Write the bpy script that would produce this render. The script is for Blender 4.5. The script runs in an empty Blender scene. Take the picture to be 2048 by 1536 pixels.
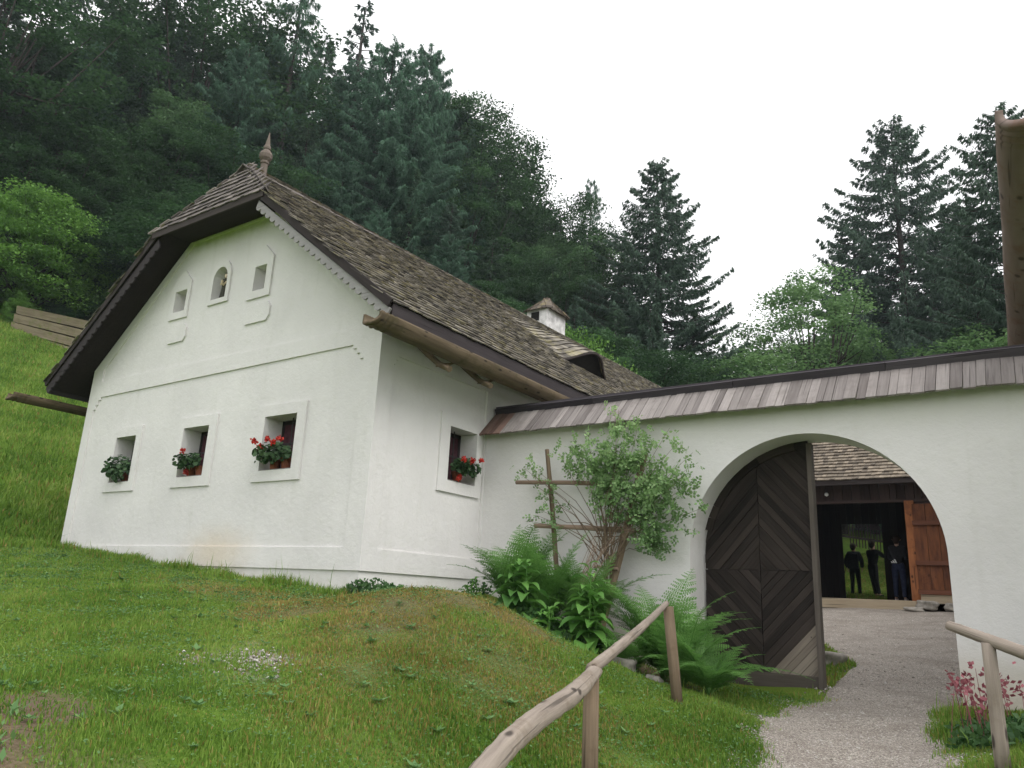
import bpy, bmesh, math, random
import numpy as np
from mathutils import Vector, Matrix
from mathutils.geometry import tessellate_polygon
from mathutils.bvhtree import BVHTree
random.seed(7); rng = np.random.default_rng(11)
scn = bpy.context.scene; COL = scn.collection
R_ = math.radians
# ------------------------------------------------------------------ camera
F, PITCH, ROLL, YAW = 1538.99, 0.26982789, 0.0491394, -0.61776485
cy, sy, cp, sp = math.cos(YAW), math.sin(YAW), math.cos(PITCH), math.sin(PITCH)
fw = Vector((sy*cp, cy*cp, sp)); r0 = Vector((cy, -sy, 0)); u0 = r0.cross(fw)
rt = math.cos(ROLL)*r0 + math.sin(ROLL)*u0; up = -math.sin(ROLL)*r0 + math.cos(ROLL)*u0
cd = bpy.data.cameras.new('camera'); cam = bpy.data.objects.new('camera', cd); COL.objects.link(cam)
cam.matrix_world = Matrix(((rt.x, up.x, -fw.x, 0), (rt.y, up.y, -fw.y, 0), (rt.z, up.z, -fw.z, 0), (0, 0, 0, 1)))
cd.sensor_width = 36; cd.lens = F/2048*36; cd.clip_end = 2000; cd.clip_start = .05
scn.camera = cam
# the eye is the origin: the ground at the camera lies 1.6 m below it
def ray(px, py):
    return rt*((px-1024)/F) + up*(-(py-768)/F) + fw
def at_r(px, py, r):
    v = ray(px, py); return v*(r/math.hypot(v.x, v.y))
# ------------------------------------------------------------------ world, sun, exposure
w = bpy.data.worlds.new('World'); scn.world = w; w.use_nodes = True
wn = w.node_tree; wn.nodes.clear()
wo = wn.nodes.new('ShaderNodeOutputWorld'); bg = wn.nodes.new('ShaderNodeBackground')
sk = wn.nodes.new('ShaderNodeTexSky'); sk.sky_type = 'NISHITA'; sk.sun_disc = False
SUN_EL, SUN_AZ = R_(50), R_(103)     # azimuth clockwise from +Y
sk.sun_elevation = SUN_EL; sk.sun_rotation = SUN_AZ; sk.dust_density = 6; sk.ozone_density = 1
hs = wn.nodes.new('ShaderNodeHueSaturation'); hs.inputs['Saturation'].default_value = .12
mx = wn.nodes.new('ShaderNodeMix'); mx.data_type = 'RGBA'; mx.inputs[0].default_value = .8
mx.inputs[7].default_value = (11.2, 11.1, 11.3, 1)       # an even white cloud deck
wn.links.new(sk.outputs[0], hs.inputs['Color']); wn.links.new(hs.outputs[0], mx.inputs[6])
wn.links.new(mx.outputs[2], bg.inputs[0]); bg.inputs[1].default_value = .1
wn.links.new(bg.outputs[0], wo.inputs[0])
sd = bpy.data.lights.new('sun', 'SUN'); sun = bpy.data.objects.new('sun', sd); COL.objects.link(sun)
sd.energy = .95; sd.angle = R_(35); sd.color = (1, .97, .93)
sun.rotation_euler = Vector((math.sin(SUN_AZ)*math.cos(SUN_EL), math.cos(SUN_AZ)*math.cos(SUN_EL), math.sin(SUN_EL))).to_track_quat('Z', 'Y').to_euler()
scn.view_settings.view_transform = 'Standard'; scn.view_settings.look = 'None'
HAZE = .00045
scn.view_settings.gamma = 1; scn.view_settings.exposure = 0.68
# ------------------------------------------------------------------ materials
def mat(name):
    m = bpy.data.materials.new(name); m.use_nodes = True
    nt = m.node_tree; b = nt.nodes['Principled BSDF']; b.inputs['Roughness'].default_value = .85
    b.inputs['Specular IOR Level'].default_value = .25
    return m, nt, b
def nd(nt, t, **kw):
    n = nt.nodes.new(t)
    for k, v in kw.items():
        if k.startswith('i_'):
            key = k[2:].replace('_', ' ')
            n.inputs[key].default_value = v
        else: setattr(n, k, v)
    return n
def ramp(nt, src, stops):
    r = nt.nodes.new('ShaderNodeValToRGB'); e = r.color_ramp.elements
    while len(e) < len(stops): e.new(.5)
    for el, (p, c) in zip(e, stops): el.position = p; el.color = (*c, 1) if len(c) == 3 else c
    nt.links.new(src, r.inputs[0]); return r.outputs[0]
def mixc(nt, f, a, b, mode='MIX'):
    m = nt.nodes.new('ShaderNodeMix'); m.data_type = 'RGBA'; m.blend_type = mode
    for s, i in ((f, 0), (a, 6), (b, 7)):
        if hasattr(s, 'is_output') or isinstance(s, bpy.types.NodeSocket): nt.links.new(s, m.inputs[i])
        else: m.inputs[i].default_value = s if i == 0 else (*s, 1)
    return m.outputs[2]
def mth(nt, op, a, b=None, clamp=False):
    m = nt.nodes.new('ShaderNodeMath'); m.operation = op; m.use_clamp = clamp
    for s, i in ((a, 0), (b, 1)):
        if s is None: continue
        if isinstance(s, bpy.types.NodeSocket): nt.links.new(s, m.inputs[i])
        else: m.inputs[i].default_value = s
    return m.outputs[0]
def pos(nt): return nt.nodes.new('ShaderNodeNewGeometry').outputs['Position']
def noise(nt, vec, scale, detail=4, rough=.55, dist=0):
    n = nt.nodes.new('ShaderNodeTexNoise'); n.inputs['Scale'].default_value = scale
    n.inputs['Detail'].default_value = detail; n.inputs['Roughness'].default_value = rough; n.inputs['Distortion'].default_value = dist
    if vec is not None: nt.links.new(vec, n.inputs['Vector'])
    return n.outputs['Fac']
def mapped(nt, vec, sc):
    m = nt.nodes.new('ShaderNodeMapping'); nt.links.new(vec, m.inputs[0]); m.inputs['Scale'].default_value = sc; return m.outputs[0]
def bump(nt, b, h, strength, dist=.02):
    n = nt.nodes.new('ShaderNodeBump'); n.inputs['Strength'].default_value = strength; n.inputs['Distance'].default_value = dist
    nt.links.new(h, n.inputs['Height']); nt.links.new(n.outputs[0], b.inputs['Normal'])
def attr(nt, name):
    a = nt.nodes.new('ShaderNodeAttribute'); a.attribute_name = name; return a
def sstep(nt, v, lo, hi):
    m = nt.nodes.new('ShaderNodeMapRange'); m.interpolation_type = 'SMOOTHSTEP'
    nt.links.new(v, m.inputs[0]); m.inputs[1].default_value = lo; m.inputs[2].default_value = hi; return m.outputs[0]

def wood(name, c1, c2, grain=28, moss=None, bstr=.5, rough=.85, knots=0):
    m, nt, b = mat(name); g = attr(nt, 'gco').outputs['Vector']
    n1 = noise(nt, mapped(nt, g, (1.6, grain, grain)), 1, 5, .6, .3)
    n2 = noise(nt, mapped(nt, g, (.8, 3, 3)), 1.5, 3)
    t = attr(nt, 'tint').outputs['Fac']
    f = mth(nt, 'ADD', mth(nt, 'MULTIPLY', n1, .55), mth(nt, 'ADD', mth(nt, 'MULTIPLY', t, .45), mth(nt, 'MULTIPLY', n2, .3)))
    c = ramp(nt, f, [(.35, c1), (.95, c2)])
    # cracks
    ck = noise(nt, mapped(nt, g, (.9, grain*1.7, grain*1.7)), 1, 2, .5, 0)
    c = mixc(nt, mth(nt, 'MULTIPLY', sstep(nt, ck, .64, .72), .6), c, tuple(x*.25 for x in c1))
    if knots:
        kv = nt.nodes.new('ShaderNodeTexVoronoi'); kv.inputs['Scale'].default_value = 1; nt.links.new(mapped(nt, g, (3.2, knots, knots)), kv.inputs['Vector'])
        c = mixc(nt, mth(nt, 'MULTIPLY', sstep(nt, kv.outputs['Distance'], .20, .08), .85), c, tuple(x*.35 for x in c1))
    if moss:
        mc, amt = moss
        mn = noise(nt, pos(nt), 3.5, 6, .7)
        c = mixc(nt, mth(nt, 'MULTIPLY', sstep(nt, mn, .5, .68), amt), c, mc)
    nt.links.new(c, b.inputs['Base Color']); b.inputs['Roughness'].default_value = rough
    bump(nt, b, n1, bstr, .006)
    return m
def leafmat(name, c1, c2, c3=None, trans=.35, objvar=.35, gloss=.25):
    m, nt, b = mat(name); t = attr(nt, 'tint').outputs['Fac']
    oi = nt.nodes.new('ShaderNodeObjectInfo')
    cl = noise(nt, pos(nt), .35, 4)
    f = mth(nt, 'ADD', mth(nt, 'MULTIPLY', t, .6), mth(nt, 'MULTIPLY', cl, .45))
    c = ramp(nt, f, [(.2, c1), (.8, c2)] if c3 is None else [(.2, c1), (.6, c2), (.95, c3)])
    v = mth(nt, 'ADD', mth(nt, 'MULTIPLY', oi.outputs['Random'], objvar), 1-objvar/2)
    h = nt.nodes.new('ShaderNodeHueSaturation'); nt.links.new(c, h.inputs['Color']); nt.links.new(v, h.inputs['Value'])
    nt.links.new(h.outputs[0], b.inputs['Base Color']); b.inputs['Roughness'].default_value = .55
    b.inputs['Specular IOR Level'].default_value = gloss
    tr = nt.nodes.new('ShaderNodeBsdfTranslucent'); nt.links.new(h.outputs[0], tr.inputs[0])
    ms = nt.nodes.new('ShaderNodeMixShader'); ms.inputs[0].default_value = trans
    nt.links.new(b.outputs[0], ms.inputs[1]); nt.links.new(tr.outputs[0], ms.inputs[2])
    nt.links.new(ms.outputs[0], nt.nodes['Material Output'].inputs[0])
    return m
def plain(name, c, rough=.8, var=.25, scale=8, spec=.25, bst=.2):
    m, nt, b = mat(name); n = noise(nt, pos(nt), scale, 5)
    col = ramp(nt, n, [(.3, tuple(x*(1-var) for x in c)), (.7, tuple(min(1, x*(1+var)) for x in c))])
    nt.links.new(col, b.inputs['Base Color']); b.inputs['Roughness'].default_value = rough; b.inputs['Specular IOR Level'].default_value = spec
    bump(nt, b, n, bst, .004); return m

def plaster(name, base=(.74, .725, .71)):
    m, nt, b = mat(name); p = pos(nt)
    big = noise(nt, p, .9, 4, .6); mid = noise(nt, p, 5, 5, .65); fine = noise(nt, p, 60, 4, .7)
    c = ramp(nt, big, [(.3, tuple(x*.89 for x in base)), (.7, base)])
    c = mixc(nt, mth(nt, 'MULTIPLY', sstep(nt, mid, .52, .72), .24), c, (.62, .61, .56))
    # rain streaks
    st = noise(nt, mapped(nt, p, (5, 5, .55)), 1, 5, .6)
    c = mixc(nt, mth(nt, 'MULTIPLY', sstep(nt, st, .52, .78), .20), c, (.5, .5, .44))
    sx = nt.nodes.new('ShaderNodeSeparateXYZ'); nt.links.new(p, sx.inputs[0])
    # damp ochre stain low on the gable, splash dirt at the foot
    vm = nt.nodes.new('ShaderNodeVectorMath'); vm.operation = 'DISTANCE'
    mp = mapped(nt, p, (.8, 1, 1.7)); nt.links.new(mp, vm.inputs[0]); vm.inputs[1].default_value = (-10.75*.8, 7.4, .45*1.7)
    dist = mth(nt, 'ADD', vm.outputs['Value'], mth(nt, 'MULTIPLY', mid, .5))
    c = mixc(nt, mth(nt, 'MULTIPLY', sstep(nt, dist, 1.25, .25), .5), c, (.62, .5, .34))
    hf = mth(nt, 'MULTIPLY', sstep(nt, mth(nt, 'ADD', sx.outputs[2], mth(nt, 'ADD', mth(nt, 'MULTIPLY', mid, .9), mth(nt, 'MULTIPLY', sx.outputs[0], .055))), .35, -.35), .5)
    c = mixc(nt, hf, c, (.44, .40, .31))
    foot = mth(nt, 'ADD', sx.outputs[2], mth(nt, 'MULTIPLY', mid, -.9))
    # algae under the hip soffit and under the coping of the yard wall
    alg = mth(nt, 'MULTIPLY', sstep(nt, mth(nt, 'ADD', sx.outputs[2], mth(nt, 'MULTIPLY', mid, .5)), 6.1, 6.6), .6)
    c = mixc(nt, alg, c, (.42, .45, .23))
    onwall = mth(nt, 'MULTIPLY', sstep(nt, sx.outputs[1], 9.7, 9.95), sstep(nt, sx.outputs[0], -7.5, -7.2))
    alg2 = mth(nt, 'MULTIPLY', mth(nt, 'MULTIPLY', sstep(nt, mth(nt, 'ADD', sx.outputs[2], mth(nt, 'MULTIPLY', big, .5)), 2.3, 2.85), onwall), .42)
    c = mixc(nt, alg2, c, (.44, .46, .35))
    cr = mth(nt, 'MULTIPLY', mth(nt, 'MULTIPLY', sstep(nt, foot, -.65, -1.3), onwall), .35)
    c = mixc(nt, cr, c, (.5, .42, .3))
    nt.links.new(c, b.inputs['Base Color']); b.inputs['Roughness'].default_value = .92
    h = mth(nt, 'ADD', mth(nt, 'MULTIPLY', mid, 1.0), mth(nt, 'MULTIPLY', fine, .3))
    h = mth(nt, 'ADD', h, mth(nt, 'MULTIPLY', noise(nt, p, 14, 3), .6))
    bump(nt, b, h, .4, .025); return m
PL = plaster('lime_plaster')
W_SHING = wood('weathered_shingle', (.030, .027, .027), (.31, .28, .225), 14, ((.34, .30, .13), .5), .4)
W_SHINGD = wood('dark_hip_shingle', (.04, .034, .034), (.24, .21, .19), 14, None, .4)
W_SHING2 = wood('barn_shingle', (.07, .058, .046), (.30, .25, .19), 22, None, .6)
W_GREY = wood('silver_grey_board', (.12, .105, .10), (.33, .30, .285), 34, ((.13, .11, .10), .35), .6)
W_RED = wood('reddish_board', (.12, .075, .06), (.26, .17, .14), 30)
W_DARK = wood('dark_roof_timber', (.018, .014, .014), (.06, .048, .045), 25)
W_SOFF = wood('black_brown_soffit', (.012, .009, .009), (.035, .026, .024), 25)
W_RIDGE = wood('tarry_ridge_board', (.03, .026, .032), (.085, .075, .085), 25)
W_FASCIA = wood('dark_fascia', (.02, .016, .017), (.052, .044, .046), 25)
W_DOOR = wood('tarred_gate_board', (.004, .003, .0025), (.068, .053, .045), 70, None, .9)
W_DOORB = wood('worn_gate_board', (.13, .105, .085), (.31, .27, .22), 40)
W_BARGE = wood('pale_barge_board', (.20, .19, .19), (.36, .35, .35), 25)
W_LOG = wood('mossy_log', (.035, .025, .016), (.19, .145, .09), 18, ((.07, .058, .028), .75), 1., knots=8)
W_RAIL = wood('grey_pole', (.085, .065, .052), (.42, .36, .30), 34, ((.16, .12, .08), .5), 1., knots=10)
W_RAILP = wood('brown_post', (.06, .042, .028), (.28, .21, .14), 34, ((.10, .07, .04), .5), 1., knots=10)
W_PINK = wood('fresh_hewn_gutter', (.13, .095, .08), (.26, .20, .175), 14, ((.17, .09, .06), .6), .4, knots=5)
W_BARN = wood('dark_barn_plank', (.028, .018, .016), (.075, .05, .045), 25)
W_BROWN = wood('red_brown_plank', (.05, .018, .011), (.34, .13, .05), 9, ((.07, .025, .015), .5), knots=5)
W_SILL = wood('pale_threshold_beam', (.27, .21, .14), (.48, .40, .29), 18)
W_TREL = wood('trellis_pole', (.16, .11, .08), (.36, .27, .2), 26)
W_TIMB = wood('old_timber', (.08, .065, .04), (.27, .23, .15), 14, ((.10, .12, .03), .8))
BARK = plain('bark', (.055, .046, .042), .9, .4, 9, .1, .8)
IRON = plain('dark_iron', (.03, .028, .028), .6)
TERRA = plain('terracotta', (.25, .085, .05), .8, .2, 20)
GLASS = plain('dark_window_glass', (.012, .012, .014), .12, .2, 3, .6, 0)
CURT = plain('plum_curtain', (.085, .035, .045), .9, .4, 14)
VOID = plain('dark_interior', (.012, .011, .010), .95)
STONE = plain('grey_stone', (.27, .25, .22), .9, .3, 12, .2, .8)
CHIM = plain('stained_whitewash', (.55, .54, .53), .9, .35, 5, .2, .5)
RED = leafmat('geranium_red', (.45, .025, .02), (.70, .07, .045), None, .2, 0)
LEAF_G = leafmat('geranium_leaf', (.03, .07, .03), (.09, .16, .07), None, .3, .1)
LEAF_FERN = leafmat('fern_leaf', (.045, .13, .028), (.14, .30, .07), (.22, .40, .12), .4, .3)
LEAF_FOX = leafmat('broad_leaf', (.055, .16, .03), (.16, .35, .07), None, .35, .1, .4)
LEAF_ROSE = leafmat('rose_leaf', (.08, .16, .06), (.22, .36, .14), (.38, .50, .24), .4, .1, .4)
LEAF_LOW = leafmat('ground_leaf', (.03, .085, .025), (.085, .17, .055), None, .35, .2)
LEAF_WEED = leafmat('weed_leaf', (.07, .16, .05), (.16, .29, .10), None, .35, 0)
LEAF_PINK = leafmat('wine_red_leaf', (.16, .035, .05), (.36, .13, .15), None, .3, .1)
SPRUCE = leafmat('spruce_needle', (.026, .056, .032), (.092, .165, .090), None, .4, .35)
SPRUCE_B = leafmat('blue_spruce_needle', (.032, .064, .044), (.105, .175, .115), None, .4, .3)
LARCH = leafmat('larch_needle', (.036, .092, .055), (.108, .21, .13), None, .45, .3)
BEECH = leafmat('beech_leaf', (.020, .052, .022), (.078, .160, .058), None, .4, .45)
BEECHL = leafmat('light_beech_leaf', (.05, .11, .045), (.15, .26, .115), None, .45, .3)
BRIGHT = leafmat('hazel_leaf', (.07, .16, .03), (.20, .38, .08), None, .4, .2)
MAPLE = leafmat('pale_maple_leaf', (.07, .15, .055), (.20, .33, .13), None, .45, .2)
GRASS = leafmat('grass_blade', (.078, .170, .020), (.20, .335, .052), (.36, .43, .11), .45, 0)
GRASSD = leafmat('dry_grass_blade', (.19, .15, .035), (.32, .25, .075), (.45, .36, .15), .35, 0)
CLOTH_D = plain('dark_jacket', (.022, .024, .028), .9, .3, 20)
CLOTH_T = plain('black_trousers', (.015, .015, .018), .9, .3, 20)
CLOTH_J = plain('blue_jeans', (.022, .028, .06), .9, .3, 20)
SKIN = plain('skin', (.42, .27, .2), .6, .1, 20)
HAIR = plain('dark_hair', (.03, .02, .015), .7, .3, 40)
SHOE = plain('pale_shoe', (.45, .38, .38), .7, .2, 20)
WHITE = plain('white_print', (.8, .8, .8), .7, .05, 20)

# ------------------------------------------------------------------ object helpers
def tag(o, label=None, cat=None, group=None, kind=None):
    if label: o['label'] = label
    if cat: o['category'] = cat
    if group: o['group'] = group
    if kind: o['kind'] = kind
    return o
def empty(name, loc, label=None, cat=None, group=None):
    o = bpy.data.objects.new(name, None); COL.objects.link(o); o.location = loc; o.empty_display_size = .2
    return tag(o, label, cat, group)
def wloc(o):
    v = Vector((0, 0, 0))
    while o is not None: v += o.location; o = o.parent
    return v
def nrm(v):
    v = np.asarray(v, float); return v/(np.linalg.norm(v)+1e-12)
class MB:
    def __init__(s): s.v = []; s.f = []; s.t = []; s.g = []; s.n = 0
    def add(s, verts, faces, tint=None, gco=None):
        verts = np.asarray(verts, float).reshape(-1, 3); k = len(verts)
        s.v.append(verts); n = s.n
        s.f.extend([tuple(int(i)+n for i in f) for f in faces])
        t = random.random() if tint is None else tint
        s.t.append(np.full(k, t) if np.isscalar(t) else np.asarray(t, float))
        s.g.append(verts if gco is None else np.asarray(gco, float)); s.n += k
    def box(s, c, hx, hy, hz, ax=None, tint=None, jit=0, long=None):
        """box at centre c; half sizes along the three axes ax (default world)"""
        ax = np.eye(3) if ax is None else np.array([nrm(a) for a in ax]); c = np.asarray(c, float)
        L = np.array([[i, j, k] for i in (-1, 1) for j in (-1, 1) for k in (-1, 1)], float)*np.array([hx, hy, hz])
        if jit: L = L + np.random.default_rng(s.n+1).uniform(-jit, jit, L.shape)
        v = c + L@ax
        order = np.argsort([-hx, -hy, -hz]) if long is None else long
        off = np.array([random.uniform(0, 40), random.uniform(0, 40), random.uniform(0, 40)])
        s.add(v, [(0, 1, 3, 2), (4, 6, 7, 5), (0, 4, 5, 1), (2, 3, 7, 6), (0, 2, 6, 4), (1, 5, 7, 3)], tint, L[:, order]+off)
    def bar(s, a, b, w, h, upv=(0, 0, 1), tint=None, jit=0):
        a = np.asarray(a, float); b = np.asarray(b, float); d = nrm(b-a); x = nrm(np.cross(d, upv)); z = np.cross(x, d)
        s.box((a+b)/2, np.linalg.norm(b-a)/2, w/2, h/2, (d, x, z), tint, jit, [0, 1, 2])
    def tube(s, pts, rad, n=10, tint=None, wob=0, cap=True, seed=0):
        pts = np.asarray(pts, float); m = len(pts); rad = np.full(m, rad) if np.isscalar(rad) else np.asarray(rad, float)
        rg = np.random.default_rng(seed+s.n); T = np.gradient(pts, axis=0)
        V = []; G = []; ref = np.array([.3, .2, .9]) if abs(nrm(T[0])[2]) < .9 else np.array([1, .1, 0.]); o = rg.uniform(0, 40)
        L = np.r_[0, np.cumsum(np.linalg.norm(np.diff(pts, axis=0), axis=1))]
        for i in range(m):
            t = nrm(T[i]); x = nrm(np.cross(ref, t)); y = np.cross(t, x)
            for k in range(n):
                a = 2*math.pi*k/n; r = rad[i]*(1+rg.uniform(-wob, wob))
                V.append(pts[i]+x*math.cos(a)*r+y*math.sin(a)*r); G.append((L[i]+o, math.cos(a)*rad[i]+o, math.sin(a)*rad[i]))
        F_ = [(i*n+k, i*n+(k+1) % n, (i+1)*n+(k+1) % n, (i+1)*n+k) for i in range(m-1) for k in range(n)]
        if cap: F_ += [tuple(range(n))[::-1], tuple((m-1)*n+k for k in range(n))]
        s.add(V, F_, tint, G)
    def poly(s, outer, holes, mp, depth=0, tint=.5):
        """flat polygon with holes in 2D, mapped by mp(u,v,w); w=0 front, sides run back by depth"""
        loops = [outer]+list(holes)
        tri = tessellate_polygon([[Vector((u, v, 0)) for u, v in l] for l in loops])
        flat = [p for l in loops for p in l]; V = [mp(u, v, 0) for u, v in flat]; n = len(flat); F_ = []
        p0 = [np.array(V[i]) for i in tri[0]]
        F_ = [tuple(t) for t in tri]
        if depth:
            V += [mp(u, v, depth) for u, v in flat]; k = 0
            for l in loops:
                m = len(l)
                for i in range(m): F_.append((k+i, k+(i+1) % m, n+k+(i+1) % m, n+k+i))
                k += m
        s.add(V, F_, tint)
    def cards(s, P, D, W, tint):
        """diamond leaves: base P, length vector D, half width vector W (arrays)"""
        k = len(P); V = np.empty((k, 4, 3)); V[:, 0] = P; V[:, 1] = P+D*.45+W; V[:, 2] = P+D; V[:, 3] = P+D*.45-W
        if not hasattr(s, 'cf'): s.cf = []
        s.cf.append(np.arange(4*k).reshape(-1, 4)+s.n)
        s.v.append(V.reshape(-1, 3)); s.t.append(np.repeat(tint, 4)); s.g.append(V.reshape(-1, 3)); s.n += 4*k
    def mesh(s, name, origin=(0, 0, 0), smooth=False):
        v = np.concatenate(s.v)-np.array(origin)[None]; me = bpy.data.meshes.new(name)
        cf = np.concatenate(s.cf) if hasattr(s, 'cf') else np.zeros((0, 4), int)
        lt = [len(f) for f in s.f]; li = [i for f in s.f for i in f]
        loops = np.concatenate([np.array(li, dtype=np.int32), cf.ravel().astype(np.int32)])
        tot = np.concatenate([np.array(lt, dtype=np.int32), np.full(len(cf), 4, np.int32)])
        st = np.r_[0, np.cumsum(tot)[:-1]].astype(np.int32)
        me.vertices.add(len(v)); me.vertices.foreach_set('co', v.ravel().astype(np.float32))
        me.loops.add(len(loops)); me.loops.foreach_set('vertex_index', loops)
        me.polygons.add(len(tot)); me.polygons.foreach_set('loop_start', st); me.polygons.foreach_set('loop_total', tot)
        me.update(calc_edges=True)
        a = me.attributes.new('tint', 'FLOAT', 'POINT'); a.data.foreach_set('value', np.concatenate(s.t).astype(np.float32))
        a = me.attributes.new('gco', 'FLOAT_VECTOR', 'POINT'); a.data.foreach_set('vector', np.concatenate(s.g).ravel().astype(np.float32))
        me.polygons.foreach_set('use_smooth', np.full(len(tot), bool(smooth)))
        return me
    def build(s, name, m, parent=None, label=None, cat=None, group=None, kind=None, smooth=False, origin=None, fixn=True):
        org = wloc(parent) if parent else Vector(origin) if origin is not None else Vector((0, 0, 0))
        me = s.mesh(name, org, smooth)
        if fixn and not hasattr(s, 'cf'):
            bm = bmesh.new(); bm.from_mesh(me); bmesh.ops.recalc_face_normals(bm, faces=bm.faces); bm.to_mesh(me); bm.free()
        me.materials.append(m); o = bpy.data.objects.new(name, me); COL.objects.link(o)
        if parent: o.parent = parent
        else: o.location = org
        return tag(o, label, cat, group, kind)
def copy_tree(o, parent=None):
    c = o.copy(); COL.objects.link(c); c.parent = parent
    for ch in list(o.children): copy_tree(ch, c)
    return c

# ------------------------------------------------------------------ ground
CP = np.array([(-15.7,7.4,.48),(-14,7.4,.40),(-12.2,7.4,.24),(-11,7.4,.17),(-9.5,7.4,.06),(-8.3,7.3,-.03),(-7.5,7.25,-.10),
 (-7.4,8.2,-.12),(-7.4,9.2,-.05),(-7.4,10,.02),(-5.7,6.6,.03),(-5.0,6.9,-.08),(-6.3,6.7,.0),(-6.9,6.9,-.12),
 (-6.6,9.3,-.15),(-6,9.6,-.38),(-5,9.6,-.66),(-4.2,9.6,-.9),(-4.5,8.5,-.68),(-5.5,8.5,-.38),(-4.45,7.4,-.44),(-3.6,7.75,-.79),(-3.2,7.5,-.84),
 (-2.5,10,-.95),(-1.1,10,-.95),(-2.4,8,-1.02),(-1,8,-1.02),(-2.1,6.5,-1.1),(-.9,6.5,-1.1),(-1.5,4,-1.28),(-1,2,-1.45),(0,0,-1.6),(0,-3,-1.75),
 (-2.41,4.36,-1.17),(-3.5,4.6,-.76),(-5.9,4.5,-.55),(-4.1,1.87,-.86),(-2,1.5,-1.35),(-3,6.2,-.88),(-3.3,9.9,-.94),(-3.6,10.6,-.94),
 (.2,6.3,-.85),(-.45,6.6,-.92),(1.5,6,-.9),(.3,9.5,-.85),(1.5,9.5,-.8),(.5,3,-1.2),
 (-2.5,12,-.76),(-1,12,-.76),(-4,12,-.74),(-6,12,-.5),(-4,16,-.4),(-2,16,-.4),(-4,20,-.02),(-4,21.8,.14),(-2,21.8,.14),(-6,21.8,.14),(-6,16,-.3),(0,16,-.4),(0,22,.14),(3,12,-.7),
 (-4,27,.35),(-5,28.7,.62),(-7,27,.5),(-1,28,.4),(-5,32,1.2),(-17,8,.6),(-19,4,.5),(-12,3,-.3),(-9,5.5,-.15),(-16,1,-.2),(-8,0,-1.0),(-17,14,1.2),(-17,20,2.0),(-9,-6,-1.6),(6,2,-1.6),(6,20,0)])
def _tps():
    n = len(CP); d = np.hypot(CP[:, None, 0]-CP[None, :, 0], CP[:, None, 1]-CP[None, :, 1]); K = np.where(d > 0, d*d*np.log(d+1e-9), 0)+np.eye(n)*.02
    Pm = np.c_[np.ones(n), CP[:, :2]]; A = np.block([[K, Pm], [Pm.T, np.zeros((3, 3))]]); return np.linalg.solve(A, np.r_[CP[:, 2], 0, 0, 0])
_W = _tps()
def hz(x, y):
    x = np.asarray(x, float); y = np.asarray(y, float); z = _W[-3]+_W[-2]*x+_W[-1]*y
    for (cx, cyy, _), wt in zip(CP, _W[:-3]):
        d = np.hypot(x-cx, y-cyy); z = z+wt*d*d*np.log(d+1e-9)
    r = np.hypot(x, y); az = np.degrees(np.arctan2(x, y))
    front = np.abs(az) > 95
    s = np.interp(az, [-180, -110, -80, -60, -45, -35, -25, -14, -5, 30, 180], [-.02, .1, .43, .43, .40, .30, .20, .17, .15, .03, -.02])
    ra = np.interp(az, [-180, -75, -60, -45, -30, -10, 180], [14, 16.5, 17.5, 21, 28, 29, 20])
    z0 = np.interp(az, [-180, -110, -75, -45, -20, 20, 60, 180], [-1.6, -.6, .3, .9, .6, .3, -.6, -1.6])
    far = z0+s*(np.minimum(np.maximum(r-ra, 0), 130)+.12*np.maximum(r-ra-130, 0))
    t = np.clip((r-ra+2.5)/6, 0, 1); t = t*t*(3-2*t)
    far = far+.35*np.sin(x*.21+1)*np.cos(y*.17)*np.clip((r-25)/20, 0, 1)
    return z*(1-t)+far*t
def coords(lo, a, b, hi, st):
    m = list(np.arange(a, b+1e-6, st)); L = []; x = a; d = st
    while x > lo: d *= 1.13; x -= d; L.append(max(x, lo))
    Rr = []; x = m[-1]; d = st
    while x < hi: d *= 1.13; x += d; Rr.append(min(x, hi))
    return np.array(L[::-1]+m+Rr)
xs = coords(-420, -20, 3, 420, .17); ys = coords(-200, 0, 24, 620, .17)
XX, YY = np.meshgrid(xs, ys); ZZ = hz(XX, YY)
small = (np.sin(XX*2.1+YY*1.3)*np.cos(YY*2.7-XX*.9))*.018+.012*np.sin(XX*5.3)*np.sin(YY*4.7)
ZZ = ZZ+small*(np.hypot(XX, YY) < 40)
def path_edges(y):
    l = np.interp(y, [-6, 0, 2, 4, 5.9, 7.7, 9, 10, 11.2, 12.3, 13, 15, 18, 22], [-1.2, -1.15, -1.3, -1.7, -1.98, -2.5, -2.6, -2.5, -2.55, -2.6, -2.85, -3.8, -5.6, -6.6])
    r = np.interp(y, [-6, 0, 4, 6, 7.2, 9.5, 10, 12, 15, 22], [.9, .7, .0, -.55, -.78, -1.15, -1.05, -.9, .0, 1.5])
    return l+.03*np.sin(y*2.1)+.012*np.sin(y*7.7), r+.025*np.sin(y*2.7+1)
nx, ny = len(xs), len(ys)
gv = np.stack([XX, YY, ZZ], -1).reshape(-1, 3); I = np.arange(nx*ny).reshape(ny, nx)
gf = np.stack([I[:-1, :-1], I[:-1, 1:], I[1:, 1:], I[1:, :-1]], -1).reshape(-1, 4)
GB = MB(); GB.v.append(gv); GB.t.append(np.zeros(len(gv))); GB.g.append(gv); GB.cf = [gf]; GB.n = len(gv)
BV = BVHTree.FromPolygons([tuple(v) for v in gv], [tuple(int(i) for i in f) for f in gf])
def gz(x, y):
    h = BV.ray_cast(Vector((x, y, 300)), Vector((0, 0, -1))); return h[0].z if h[0] else 0.
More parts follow.
